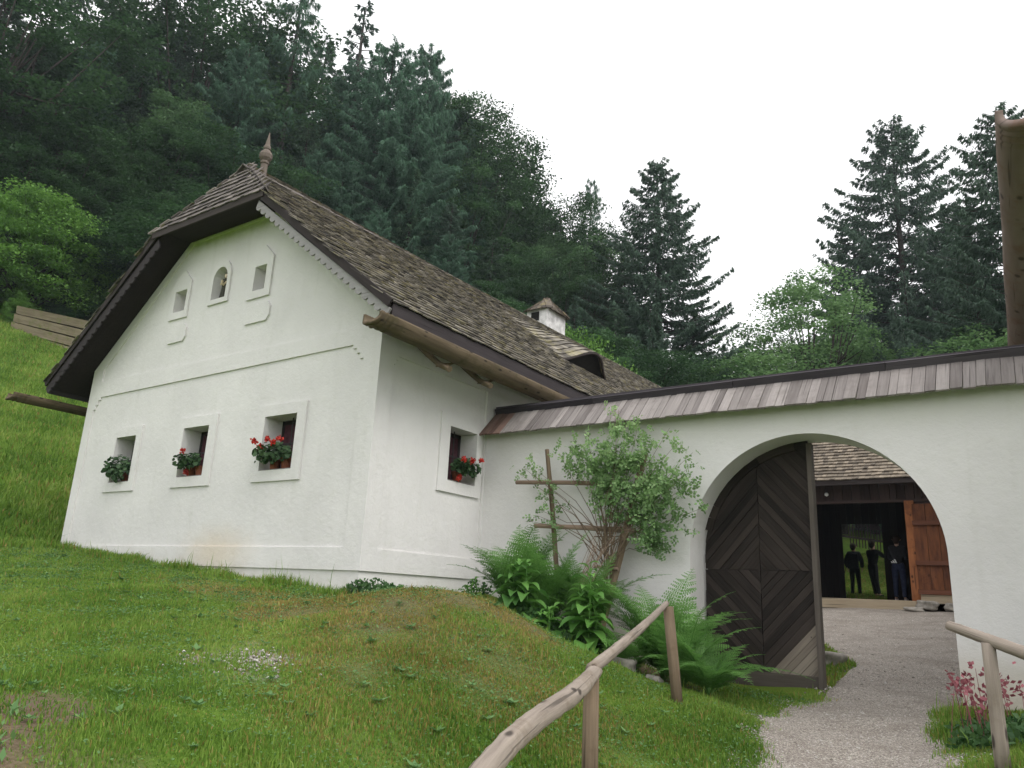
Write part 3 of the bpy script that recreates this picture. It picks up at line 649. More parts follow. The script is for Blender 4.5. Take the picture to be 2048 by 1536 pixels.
# hollowed log gutters
def half_log(pts, R0, name, m, parent, rings=True, n=26, open_ang=80, cutn=.3, seed=0):
    g = np.random.default_rng(seed); pts = np.asarray(pts, float); B = MB()
    a = np.radians(np.linspace(-90-(180-open_ang), 90-open_ang+0, n)); T = nrm(pts[-1]-pts[0]); X = nrm(np.cross(T, (0, 0, 1))); Z = np.cross(X, T)
    m_ = 60; Ln = np.linalg.norm(pts[-1]-pts[0]); V = []; G = []
    cum = np.r_[0, np.cumsum(np.linalg.norm(np.diff(pts, axis=0), axis=1))]
    dist = np.r_[np.linspace(0, .5, 26), np.linspace(.5, Ln, m_-25)[1:]]
    bumps = [(g.uniform(0, Ln), g.uniform(-2.8, -.3), g.uniform(.008, .02)) for _ in range(int(Ln*3))]
    for d in dist:
        p = np.array([np.interp(d, cum, pts[:, k]) for k in range(3)])
        for inner in (0, 1):
            for j, an in enumerate(a if not inner else a[::-1]):
                r_ = R0*(1+.02*math.sin(d*2.3+an*2)) if not inner else R0*.74
                if not inner:
                    for bd, ba, bh in bumps: r_ += bh*math.exp(-((d-bd)/.05)**2-((an-ba)/.25)**2)
                    if rings and .06 < d < .34 and math.sin((d-.06)/.28*math.pi*6) > .1: r_ -= R0*.07
                # saddle-shaped end cut
                off = cutn*R0*(1-d/.5)*(math.cos(an*2+math.pi)*.9) if d < .5 else 0
                V.append(p+X*math.cos(an)*r_+Z*math.sin(an)*r_+T*off*(-1)); G.append((d, math.cos(an)*R0+7, math.sin(an)*R0))
    k = 2*n; M_ = len(dist)
    Fs = [(i*k+j, i*k+(j+1) % k, (i+1)*k+(j+1) % k, (i+1)*k+j) for i in range(M_-1) for j in range(k)]
    Fs += [(j, j+1, k-2-j, k-1-j) for j in range(n-1)]+[((M_-1)*k+j, (M_-1)*k+k-1-j, (M_-1)*k+k-2-j, (M_-1)*k+j+1) for j in range(n-1)]
    B.add(V, Fs, .5, G); return B.build(name, m, parent, smooth=True)
gut = half_log([(-6.82, 6.42, 3.38), (-6.84, 12, 3.35), (-6.85, 26, 3.3)], .165, 'gutter', W_LOG, house, seed=1)
half_log([(-16.42, 6.25, 3.36), (-16.40, 26, 3.3)], .14, 'gutter', W_LOG, house, seed=2)
for yy_ in (8.0, 8.98, 12.4, 15.0):
    B = MB(); B.tube([(X0+.02, yy_+.12, 3.60), (X0+.35, yy_+.05, 3.34), (X0+.60, yy_, 3.16), (X0+.82, yy_-.03, 3.05)], [.045, .045, .042, .045], 9, None, .12)
    B.tube([(X0+.60, yy_, 3.16), (X0+.66, yy_+.14, 3.19), (X0+.72, yy_+.26, 3.26)], [.024, .022, .018], 6, None, .1)
    B.tube([(X0+.66, yy_, 3.12), (X0+.62, yy_-.10, 3.10)], [.016, .011], 6)
    B.build('gutter_bracket', W_LOG, house)
# windows
def window(mp, a, b, ax, parent, bars=True):
    B = MB(); e = .03; D = .34
    def bx_(u0, u1, v0, v1, w0, w1, BB):
        V = [mp(u, v, w_) for u in (u0, u1) for v in (v0, v1) for w_ in (w0, w1)]
        BB.add(V, [(0, 1, 3, 2), (4, 6, 7, 5), (0, 4, 5, 1), (2, 3, 7, 6), (0, 2, 6, 4), (1, 5, 7, 3)])
    bx_(a, a+.05, WZ0, WZ1, D, D+.05, B); bx_(b-.05, b, WZ0, WZ1, D, D+.05, B); bx_(a, b, WZ1-.06, WZ1, D, D+.05, B); bx_(a, b, WZ0, WZ0+.06, D, D+.05, B)
    c = (a+b)/2; bx_(c-.022, c+.022, WZ0, WZ1, D-.005, D+.04, B)
    f = B.build('window', W_FASCIA, parent)
    P = MB(); bx_(a, b, WZ0, WZ1, D+.055, D+.07, P); P.build('pane', GLASS, f)
    C_ = MB()
    for k in range(12):
        u = a+.05+(b-a-.1)*k/11.
        if abs(u-c) < .09: continue
        V = [mp(u-.03, WZ0+.05, D+.045), mp(u+.0, WZ0+.05, D+.015), mp(u+.03, WZ0+.05, D+.045), mp(u-.03, WZ1-.05, D+.045), mp(u, WZ1-.05, D+.015), mp(u+.03, WZ1-.05, D+.045)]
        C_.add(V, [(0, 1, 4, 3), (1, 2, 5, 4)])
    C_.build('curtain', CURT, f)
    I_ = MB(); I_.tube([mp(c+.02, WZ0+.0, .22), mp(c+.02, WZ1, .22)], .009, 6); I_.tube([mp(a, WZ0+.43, .22), mp(b, WZ0+.43, .22)], .008, 6); I_.tube([mp(a, WZ0+.40, .05), mp(b, WZ0+.40, .05)], .006, 6)
    I_.build('window_bars', IRON, f)
    S_ = MB(); bx_(a-.0, b+.0, WZ0-.0, WZ0+.018, .012, D, S_); S_.build('sill', W_GREY, f)
for a, b in gw: window(fmap, a+.001, b-.001, 0, house)
window(lambda u, v, w_: (X0-w_, u, v), 9.061, 9.749, 1, house)
# statue in the arched niche
stt = empty('statue', (-11.74, 7.50, 4.86), 'small dark robed standing figure with a pale face in the arched gable niche', 'statue')
B = MB(); pr = [(0, .075), (.03, .08), (.15, .07), (.27, .062), (.34, .07), (.385, .05), (.40, .022)]
B.tube([(-11.74, 7.50+.01*math.sin(h*9), 4.875+h) for h, _ in pr], [r_ for _, r_ in pr], 12); B.build('robe', plain('dark_robe', (.05, .05, .035), .7), stt)
B = MB(); B.tube([(-11.74, 7.50, 5.27), (-11.74, 7.497, 5.29), (-11.74, 7.493, 5.32), (-11.74, 7.495, 5.35), (-11.74, 7.50, 5.365)], [.018, .027, .032, .024, .006], 10); B.build('head', plain('pale_paint', (.62, .52, .4), .6), stt, smooth=True)
B = MB(); B.tube([(-11.79, 7.48, 5.2), (-11.76, 7.425, 5.14), (-11.725, 7.42, 5.17)], [.02, .018, .014], 8); B.tube([(-11.69, 7.48, 5.2), (-11.705, 7.43, 5.12), (-11.73, 7.42, 5.13)], [.02, .018, .014], 8)
B.tube([(-11.72, 7.415, 5.12), (-11.715, 7.41, 5.17), (-11.715, 7.41, 5.2)], [.018, .022, .02], 8); B.build('arms', plain('cream_paint', (.6, .5, .33), .6), stt)
B = MB(); B.box((-11.74, 7.50, 4.868), .09, .08, .012); B.build('plinth', STONE, stt)

# ------------------------------------------------------------------ yard wall with arched gate
ywall = empty('yard_wall', (-3, 10, -.95), 'white plastered yard wall with an arched gateway and a plank coping', 'wall')
ARX0, ARX1, ARZ, ARR = -4.055, -1.015, .67, 1.52
XR = 1.4; TOPZ = 2.66
arch = [(ARX0, -1.6)]+[((ARX0+ARX1)/2-ARR*math.cos(a), ARZ+ARR*math.sin(a)) for a in np.linspace(0, math.pi, 48)]+[(ARX1, -1.6)]
B = MB(); B.poly([(X0-.02, -1.6)]+arch+[(XR, -1.6), (XR, TOPZ), (X0-.02, TOPZ)], [], lambda u, v, w_: (u, 10.0+w_+.006*math.sin(u*3), v), .62)
B.poly([(X0-.02, -1.6)]+arch+[(XR, -1.6), (XR, TOPZ), (X0-.02, TOPZ)], [], lambda u, v, w_: (u, 10.62, v), 0)
B.box(((X0+XR)/2, 10.31, 2.75), (XR-X0)/2, .15, .11); B.build('masonry', PL, ywall)
# coping: planks laid down the slope
def coping(front):
    B = MB(); B2 = MB(); u = X0+.005; g = np.random.default_rng(2 if front else 3)
    ez, rz = 2.52, 3.03; ey, ry = (9.80, 10.30) if front else (10.84, 10.32)
    while u < XR:
        w_ = g.uniform(.085, .15); c = u+w_/2; u += w_
        j = g.normal(0, .010); lift = g.uniform(0, .012)
        a = np.array([c, ey-(.02+j if front else 0), ez-.003+lift]); b = np.array([c, ry, rz+lift]); sag = .0
        (B2 if c < X0+.42 else B).bar(a, b, w_-.006, .022, (0, 0, 1), None, .003)
    return B, B2
B, B2 = coping(True); B.build('coping_planks', W_GREY, ywall)
o = B2.build('coping_planks', W_RED, ywall); o['label'] = 'redder sheltered planks beside the house'
B, B2 = coping(False); B.build('rear_coping_planks', W_GREY, ywall); B2.build('rear_coping_planks', W_RED, ywall)
B = MB(); g = np.random.default_rng(8); u = X0+.02
while u < XR:
    l_ = g.uniform(1.6, 2.4); B.bar((u, 10.205, 2.985+g.normal(0, .004)), (min(u+l_-.01, XR), 10.205, 2.985+g.normal(0, .004)), .035, .15, (0, -.5, .85)); u += l_
B.bar((X0+.01, 10.32, 3.075), (XR, 10.32, 3.075), .22, .03); B.build('ridge_board', W_RIDGE, ywall)
# gate leaf: boards laid in a diamond about the middle
GY = 10.49
lx0, lx1 = ARX0+.02, (ARX0+ARX1)/2; gcx, gcz = -3.27, .50; cxA = (ARX0+ARX1)/2
leaf = MB(); B = leaf; worn = MB(); frame = MB()
def clip_poly(P, a, b, c):      # keep a*x+b*z<=c
    out = []
    for i in range(len(P)):
        p, q_ = P[i], P[(i+1) % len(P)]; dp = a*p[0]+b*p[1]-c; dq = a*q_[0]+b*q_[1]-c
        if dp <= 0: out.append(p)
        if dp*dq < 0: t = dp/(dp-dq); out.append((p[0]+t*(q_[0]-p[0]), p[1]+t*(q_[1]-p[1])))
    return out
def leaf_region(P):
    P = clip_poly(P, -1, 0, -lx0); P = clip_poly(P, 1, 0, lx1-.05) if P else P
    P = clip_poly(P, 0, -1, .78) if P else P
    for a in np.linspace(math.pi*.5, math.pi, 16):
        if not P: break
        P = clip_poly(P, math.cos(a), math.sin(a), ARR-.03+math.cos(a)*cxA+math.sin(a)*ARZ)
    return P
g = np.random.default_rng(14)
for sx_ in (-1, 1):
    for sz_ in (-1, 1):
        d = 0.0; k = 0
        ar = 1.12 if sz_ > 0 else 1.05          # slope of the boards
        while d < 4.2:
            w_ = g.uniform(.115, .175); d0, d1 = d, d+w_-.006; d += w_; k += 1
            # band d0 <= |dx|*ar + |dz| <= d1 in this quadrant
            P = [(gcx+sx_*.004, gcz+sz_*d0), (gcx+sx_*d0/ar, gcz+sz_*.004), (gcx+sx_*d1/ar, gcz+sz_*.004), (gcx+sx_*.004, gcz+sz_*d1)]
            if d0 == 0: P = [(gcx+sx_*.004, gcz+sz_*.004), (gcx+sx_*d1/ar, gcz+sz_*.004), (gcx+sx_*.004, gcz+sz_*d1)]
            P = leaf_region(P)
            if len(P) < 3: continue
            off = g.uniform(-.008, .008); lo = min(p[1] for p in P)
            dirv = np.array([1, -sz_*sx_*ar]); dirv = dirv/np.linalg.norm(dirv); nv = np.array([-dirv[1], dirv[0]])
            tgt = worn if (sx_ > 0 and sz_ < 0 and d0 > 1.32) else leaf
            m = len(P); V = [(u, GY+off, v) for u, v in P]+[(u, GY+.05, v) for u, v in P]; o_ = g.uniform(0, 30, 2)
            G = [(u*dirv[0]+v*dirv[1]+o_[0], u*nv[0]+v*nv[1]+o_[1], 0) for u, v in P]*2
            tn = g.beta(1.6, 3.2)+(.35 if g.random() < .12 else 0)
            tgt.add(V, [tuple(range(m)), tuple(range(2*m-1, m-1, -1))]+[(i, (i+1) % m, m+(i+1) % m, m+i) for i in range(m)], tn, G)
lf = leaf.build('gate_leaf', W_DOOR, ywall)
worn.build('bottom_boards', W_DOORB, lf)
frame.box((lx1-.025, GY+.01, .62), .03, .07, 1.53, None, .95); frame.box(((lx0+lx1)/2, GY+.0, -.87), (lx1-lx0)/2-.03, .035, .10, None, .6)
frame.build('gate_frame', wood('weathered_gate_frame', (.025, .02, .017), (.115, .098, .083), 34), lf)
B = MB(); cxm = (lx0+lx1)/2
bk = clip_poly([(lx0, -.9), (lx1-.06, -.9), (lx1-.06, 2.3), (lx0, 2.3)], 0, 1, 2.3)
for a in np.linspace(math.pi*.5, math.pi, 16): bk = clip_poly(bk, math.cos(a), math.sin(a), ARR-.04+math.cos(a)*cxA+math.sin(a)*ARZ)
B.poly(bk, [], lambda u, v, w_: (u, GY+.052+w_, v), .012)  # backing panel added behind the boards to block light through the seams
for zz_ in (-.4, 1.2): B.box((cxm, GY+.09, zz_), (lx1-lx0)/2-.08, .035, .07)
B.build('gate_ledges_backing', W_DOOR, lf)
B = MB()
for a0, a1 in zip(np.linspace(1.6, 2.9, 12)[:-1], np.linspace(1.6, 2.9, 12)[1:]):
    pa = (cxA+(ARR-.05)*math.cos(a0), GY-.012, ARZ+(ARR-.05)*math.sin(a0)); pb = (cxA+(ARR-.05)*math.cos(a1), GY-.012, ARZ+(ARR-.05)*math.sin(a1)); B.bar(pa, pb, .035, .10, (math.cos(a0), 0, math.sin(a0)), None, .004)
B.build('arched_frame', W_DOOR, lf)
B = MB()
for k in range(30):
    a = gcx+g.uniform(-.7, .68); b = gcz+g.uniform(-1.2, 1.2); B.tube([(a, GY-.012, b), (a, GY-.002, b)], .007, 6)
B.build('nails', IRON, lf)

# ------------------------------------------------------------------ barn across the yard
BY = 22.0
barn = empty('barn', (-4, BY, .15), 'dark plank barn with a shingle roof seen through the gateway', 'barn')
B = MB(); g = np.random.default_rng(21)
def planks(BB, x0, x1, z0, z1, yy_, t=.03, wmin=.16, wmax=.26):
    u = x0
    while u < x1-.01:
        w_ = min(g.uniform(wmin, wmax), x1-u); BB.box((u+w_/2, yy_+g.uniform(-.008, .008), (z0+z1)/2), w_/2-.005, t/2, (z1-z0)/2); u += w_
DL, DR, DT = -6.3, -3.10, 2.82
planks(B, DL-3.5, DL, .2, 3.5, BY); planks(B, DL, 3, DT, 3.55, BY); planks(B, DR+.22, 3, .35, DT, BY)
barnwall = B.build('wall', W_BARN, barn)
B = MB(); B.box((DR+.11, BY-.03, 1.6), .11, .08, 1.25, None, .8); B.build('door_post', W_BROWN, barn)
B = MB(); B.box((DL-.1, BY-.03, 1.6), .10, .08, 1.25); B.build('door_post', W_BROWN, barn)
B = MB(); B.box((-3.4, BY-.04, 2.86), 3.2, .04, .035); B.build('lintel', W_BARN, barn)
B = MB(); B.box((-5.0, BY-.16, .255), 2.02, .13, .115, None, .6, .012); B.build('threshold', W_SILL, barn)
# inside: floor, side walls, rear wall with doorway
RX0, RX1, RZ = -5.72, -4.52, 2.80; RY = 27.0
B = MB(); B.box((-3.4, (BY+RY)/2, .345), 6.4, (RY-BY)/2-.04, .04); B.build('barn_floor', W_DARK, barn)
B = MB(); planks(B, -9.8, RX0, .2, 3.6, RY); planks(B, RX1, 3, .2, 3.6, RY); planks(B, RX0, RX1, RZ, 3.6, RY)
B.box(((-9.8+RX0)/2, RY+.06, 1.9), (RX0+9.8)/2-.01, .02, 1.7); B.box(((3+RX1)/2, RY+.06, 1.9), (3-RX1)/2-.01, .02, 1.7)  # solid panels added behind the rear planks so no light leaks between them
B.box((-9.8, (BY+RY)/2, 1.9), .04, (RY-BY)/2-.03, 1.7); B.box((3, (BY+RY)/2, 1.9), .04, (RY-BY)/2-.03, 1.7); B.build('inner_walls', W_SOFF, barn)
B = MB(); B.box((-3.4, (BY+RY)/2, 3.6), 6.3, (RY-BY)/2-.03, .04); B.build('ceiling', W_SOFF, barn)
B = MB(); B.box((-6.35, 23.0, .85), .28, .35, .46); B.box((-6.35, 23.0, 1.33), .30, .37, .02); B.build('chest', W_DARK, barn)
# roof of the barn
B = MB(); Vb = nrm((0, 1, .72)); Nb = nrm((0, -.72, 1)); shingles(B, (-8.5, BY-.72, 3.32), (1, 0, 0), Vb, Nb, 10.5, 4.4, .19, lambda u, s: True, lambda u, s, s0: 0, .10, .17, 31, .025, .06)
br_ = B.build('roof', W_SHING2, barn)
B = MB(); e = np.array([0, BY-.70, 3.29]); q4 = [e+np.array([-10, 0, 0]), e+np.array([3.4, 0, 0]), e+np.array([3.4, 0, 0])+Vb*4.4, e+np.array([-10, 0, 0])+Vb*4.4]
slab(B, q4, Nb, .08); B.bar((-10, BY-.69, 3.30), (3.4, BY-.69, 3.30), .04, .16); top = q4[3]
slab(B, [top, q4[2], q4[2]+np.array([0, 3.6, -2.6]), top+np.array([0, 3.6, -2.6])], (0, .58, .81), .08); B.build('roof_underside', W_DARK, br_)
# opened door leaf against the barn wall
B = MB(); planks(B, -2.93, -1.55, .62, DT-.06, BY-.12, .03, .2, .3); dl = B.build('door', W_BROWN, barn)
BATM = (wood('dark_red_batten', (.05, .02, .014), (.15, .06, .035), 18))
for zz_ in (2.28, 1.30, .60):
    B = MB(); B.box((-2.24, BY-.16, zz_), .70, .025, .055); B.build('batten', BATM, dl)
B = MB(); B.box((-2.1, BY-.10, .44), .80, .04, .10, None, .7, .01); B.build('base_board', W_SILL, barn)
B = MB(); B.tube([(-4.95, BY-.03, 3.12), (-4.95, BY-.14, 3.14), (-4.95, BY-.17, 3.10)], .012, 6); lb_ = B.build('lamp', IRON, barn)
B = MB(); B.tube([(-4.95, BY-.17, 3.11), (-4.95, BY-.17, 3.08), (-4.95, BY-.17, 3.04), (-4.95, BY-.17, 3.01)], [.02, .05, .05, .015], 10); B.build('bulb', WHITE, lb_, smooth=True)
def rock(c, s, name='stone', **k):
    bm = bmesh.new(); bmesh.ops.create_icosphere(bm, subdivisions=3, radius=1); g_ = np.random.default_rng(int(abs(c[0]*91+c[1]*37)*10))
    ph = g_.uniform(0, 6, 6)
    for v in bm.verts:
        p = v.co; f = 1+.16*math.sin(p.x*3+ph[0])*math.sin(p.y*3+ph[1])+.12*math.sin(p.z*5+ph[2]+p.x*2)
        v.co = Vector((max(-.8, min(.8, p.x))*s[0]*f, max(-.8, min(.8, p.y))*s[1]*f, max(-.7, min(.7, p.z))*s[2]*f))
    me = bpy.data.meshes.new(name); bm.to_mesh(me); bm.free(); me.materials.append(STONE); me.polygons.foreach_set('use_smooth', np.ones(len(me.polygons), bool))
    o = bpy.data.objects.new(name, me); COL.objects.link(o); o.location = c; return tag(o, **k)
rock((-2.75, 21.75, .28), (.30, .22, .14), label='flat pale foundation stone under the barn door, largest one', cat='stone')
rock((-2.2, 21.65, .25), (.22, .2, .13), label='rounder foundation stone at the right end below the barn door', cat='stone')
rock((-3.02, 21.5, .17), (.24, .16, .09), label='low stone lying in front of the end of the pale barn threshold', cat='stone')
rock((-2.9, 12.4, -.66), (.26, .2, .14), label='flat stone slab on the grass just inside the gate leaf', cat='stone')
for i, (sx_, sy_, s_, lb) in enumerate(((-4.15, 8.25, .14, 'mossy grey stone at the foot of the bed left of the lone post'), (-4.5, 8.35, .1, 'small brown stone half sunk in the soil of the bed'), (-3.75, 8.2, .09, 'small grey stone beside the right fern cluster'))):
    rock((sx_, sy_, gz(sx_, sy_)+s_*.3), (s_*1.2, s_, s_*.8), label=lb, cat='stone')

# ------------------------------------------------------------------ neighbouring house, whose gutter crosses the upper right corner
def at_d(px_, py_, d): v = ray(px_, py_); return v*(d/v.dot(fw))
nh = empty('neighbour_house', (2.2, 12, -.8), 'white house mostly out of frame with a thick fresh log gutter at upper right', 'house')
ga = np.array(at_d(2056, 205, 5.5)); gb = np.array(at_d(2052, 690, 10.4)); gb = gb+(gb-ga)*1.2
half_log([ga, gb], .205, 'gutter', W_PINK, nh, True, 26, 80, .35, 6)
B = MB(); B.box((2.4, 14.5, 1.3), 1.0, 6.2, 2.2); B.build('wall', PL, nh)
B = MB(); ex = max(ga[0], gb[0])+.42; Vn = nrm((1, 0, .8)); Nn_ = nrm((-.8, 0, 1))
shingles(B, (ex, ga[1]+.9, 3.95), (0, 1, 0), Vn, Nn_, 14, 3.2, .17, lambda u, s: True, lambda u, s, s0: 0, seed=44); nr = B.build('roof', W_SHING, nh)
B = MB(); slab(B, [(ex, ga[1]+.9, 3.93), (ex, ga[1]+14.9, 3.93), (ex+2.5, ga[1]+14.9, 5.93), (ex+2.5, ga[1]+.9, 5.93)], Nn_, .1); B.build('roof_underside', W_SOFF, nr)

# ------------------------------------------------------------------ pole railings
def pole(pts, r, seed=0, n=40):
    P = np.array(pts, float); t = np.linspace(0, 1, len(P)); tt = np.linspace(0, 1, n)
    def cr(a):  # catmull-rom
        o = []
        for q_ in tt:
            f = q_*(len(P)-1); i = min(int(f), len(P)-2); u = f-i; p0 = a[max(i-1, 0)]; p1 = a[i]; p2 = a[i+1]; p3 = a[min(i+2, len(P)-1)]
            o.append(.5*((2*p1)+(-p0+p2)*u+(2*p0-5*p1+4*p2-p3)*u*u+(-p0+3*p1-3*p2+p3)*u**3))
        return np.array(o)
    C3 = np.stack([cr(P[:, k]) for k in range(3)], -1); rr_ = cr(np.array(r, float)); return C3, rr_
rail = empty('handrail', (-2.4, 4.4, -1.2), 'rough grey wooden handrail rising beside the left edge of the path', 'railing')
Pa = np.array(at_r(1333, 1207, 7.95)); Pj = np.array(at_r(1183, 1342, 4.95)); Pq = np.array(at_r(1150, 1385, 4.15)); Pb = np.array(at_r(1060, 1455, 3.2)); Pc = np.array(at_r(975, 1536, 2.55))
Pd = Pc+(Pc-Pb)*1.3; Pd[2] = Pc[2]-.12
B = MB(); c3, rr_ = pole([Pj+(-.0, -.0, .01), (Pj+Pa)/2+(0, 0, -.012), Pa], [.038, .034, .026]); B.tube(c3, rr_, 14, .5, .07, seed=3)
B.build('upper_rail', W_RAIL, rail, smooth=True)
B = MB(); c3, rr_ = pole([Pj+nrm(Pa-Pj)*.1+(0, 0, -.02), Pq+(0, 0, .0), Pb+(0, 0, .01), Pc, Pd], [.043, .047, .043, .041, .04]); B.tube(c3, rr_, 14, .6, .07, seed=4)
B.build('lower_rail', W_RAIL, rail, smooth=True)
def post(x_, y_, ztop, r_, lean=(0, 0), parent=None, m=W_RAILP):
    B = MB(); zb = gz(x_, y_)-.12; B.tube([(x_, y_, zb), (x_+lean[0]*.5, y_+lean[1]*.5, (zb+ztop)/2), (x_+lean[0], y_+lean[1], ztop)], [r_*1.02, r_, r_*.97], 14, .4, .04, seed=int(abs(x_)*50))
    return B.build('post', m, parent, smooth=True)
post(Pj[0]-.0, Pj[1]+.0, Pj[2]-.02, .048, (0, 0), rail)
pp = at_r(1357, 1385, 7.75); post(pp.x, pp.y, Pa[2]-.03, .05, (Pa[0]-pp.x+.06, Pa[1]-pp.y-.1), rail)
post(Pd[0], Pd[1], Pd[2]-.02, .05, (0, 0), rail)
rail2 = empty('handrail', (.3, 6.2, -.9), 'smooth grey pole handrail in front of the white wall right of the gateway', 'railing')
A = np.array(at_r(1896, 1250, 6.35)); Bp = np.array(at_r(2048, 1306, 6.1)); Cp = Bp+(Bp-A)*2.2
B = MB(); c3, rr_ = pole([A, A+(Bp-A)*.5, Bp, Cp], [.032, .038, .041, .042]); B.tube(c3, rr_, 14, .5, .05, seed=5); B.build('rail', W_RAIL, rail2, smooth=True)
q1 = np.array(at_r(1976, 1285, 6.2)); q2 = np.array(at_r(1999, 1470, 6.25))
B = MB(); B.tube([q2+(0, 0, -.25), q2, (q1+q2)/2, q1], [.048, .046, .044, .042], 14, .6, .04); B.build('post', W_RAIL, rail2, smooth=True)
post(Cp[0]-.1, Cp[1], Cp[2]-.02, .05, (0, 0), rail2, W_RAIL)

# ------------------------------------------------------------------ timber stack at the meadow edge
tg = 'old beams stacked at the edge of the meadow'
la = np.array(at_r(38, 640, 40.5)); lbp = np.array(at_r(178, 672, 38.0)); dd = lbp-la; lbp = la+dd*1.6
for k, (dz, dx, lb) in enumerate(((.95, .1, 'topmost mossy beam of the stack at the meadow edge'), (.55, 0, 'second weathered beam from the top of the meadow edge stack'), (.15, -.15, 'third beam from the top of the meadow edge stack, pale at its left end'), (-.25, .3, 'lowest beam of the stack, half overgrown with grass'))):
    B = MB(); s_ = nrm(np.cross(dd, (0, 0, 1))); o_ = np.array([0, 0, dz-.55])
    B.bar(la+o_+dd*.02*dx*5, lbp+o_+np.array([0, 0, -.1*k]), .6, .36, (0, 0, 1), .3+.15*k, .05)
    c_ = (la+lbp)/2; B.build('timber_beam', W_TIMB, None, lb, 'timber', tg, origin=tuple(c_))
for k in range(3):   # the bearers that carry the stack
    f = (.15, .5, .85)[k]; c_ = la+(lbp-la)*f; zg = gz(c_[0], c_[1])
    B = MB(); B.box((c_[0], c_[1], (zg+c_[2]-1.0)/2), .3, .4, max(.1, (c_[2]-1.0-zg)/2+.15)); B.build('timber_bearer', W_TIMB, None, 'block bearer under the %s of the beam stack at the meadow edge' % ('left end', 'middle', 'right end')[k], 'timber', tg+' bearers', origin=(c_[0], c_[1], zg))

# ------------------------------------------------------------------ plants of the garden
def rdir(g, n, zb=0.):
    v = g.normal(0, 1, (n, 3)); v[:, 2] += zb; return v/np.linalg.norm(v, axis=1)[:, None]
def perp(D, g):
    W = np.cross(D, g.normal(0, 1, D.shape)); return W/(np.linalg.norm(W, axis=1)[:, None]+1e-9)
def fern(x_, y_, n, Ln, label, seed, group, spread=1.0, z0=None):
    g = np.random.default_rng(seed); z_ = gz(x_, y_) if z0 is None else z0
    root = empty('fern', (x_, y_, z_), label, 'fern', group)
    Bf = MB(); Br = MB()
    for k in range(n):
        az = 2*math.pi*k/n+g.uniform(-.35, .35); L_ = Ln*g.uniform(.7, 1.1); lean = g.uniform(.35, 1.05)*spread; m = 34
        t = np.linspace(0, 1, m); ho = L_*(t*math.sin(lean*.55)+.42*t**2.4*math.sin(lean)); ve = L_*(t*math.cos(lean*.5)-.42*t**2.6*lean)
        d = np.array([math.cos(az), math.sin(az), 0]); side = np.array([-math.sin(az), math.cos(az), 0])
        sw = g.uniform(-.15, .15)*L_
        C_ = np.array([x_, y_, z_])+d*ho[:, None]+np.array([0, 0, 1.])*ve[:, None]+side*(sw*t**2)[:, None]
        Br.tube(C_[::3], np.linspace(.006, .0015, len(C_[::3])), 4, .3, cap=False)
        T = np.gradient(C_, axis=0); T /= np.linalg.norm(T, axis=1)[:, None]
        P, D, W, tn = [], [], [], []
        for i in range(5, m):
            wl = L_*.21*math.sin(math.pi*min(1, (t[i]*.93+.07))**.75)**.8
            for sg in (-1, 1):
                dr = nrm(side*sg+T[i]*.35+np.array([0, 0, g.uniform(-.25, .12)])); nb_ = 7
                for j in range(nb_):       # leaflets along each pinna
                    f = j/nb_; pl = wl*.17*(1-f*.8)
                    for s2 in (-1, 1):
                        P.append(C_[i]+dr*wl*f); D.append(nrm(dr*.55+T[i]*s2)*pl*1.25); W.append(dr*wl*.055); tn.append(np.clip(.3+.5*t[i]+g.uniform(-.15, .2), 0, 1))
                P.append(C_[i]); D.append(dr*wl); W.append(T[i]*.0035); tn.append(.5)
        Bf.cards(np.array(P), np.array(D), np.array(W), np.array(tn))
    Bf.build('fronds', LEAF_FERN, root); Br.build('stems', LEAF_FOX, root)
    return root
fg = 'ferns planted along the yard wall'
fern(-6.0, 8.8, 18, 1.4, 'fern reaching highest at the left end of the bed, against the wall corner', 1, fg, .9, -.25)
fern(-5.7, 9.0, 18, 1.6, 'tall dark fern below the left trellis pole', 2, fg, .75, -.42)
fern(-5.15, 9.1, 16, 1.4, 'fern between the two broad-leaved plants under the lower trellis bar', 3, fg, .85, -.5)
fern(-3.95, 8.9, 20, 1.5, 'upright fern just left of the gateway jamb', 4, fg, .8, -.88)
fern(-3.6, 8.6, 17, 1.2, 'big arching fern in front of the gate leaf bottom left', 5, fg, 1.1, -.92)
fern(-3.25, 8.5, 15, 1.0, 'low bright fern spreading right over the foot of the gate leaf', 6, fg, 1.35, -.93)
fern(-4.2, 8.4, 12, .95, 'drooping fern behind the left side of the lone handrail post', 7, fg, 1.2, -.85)
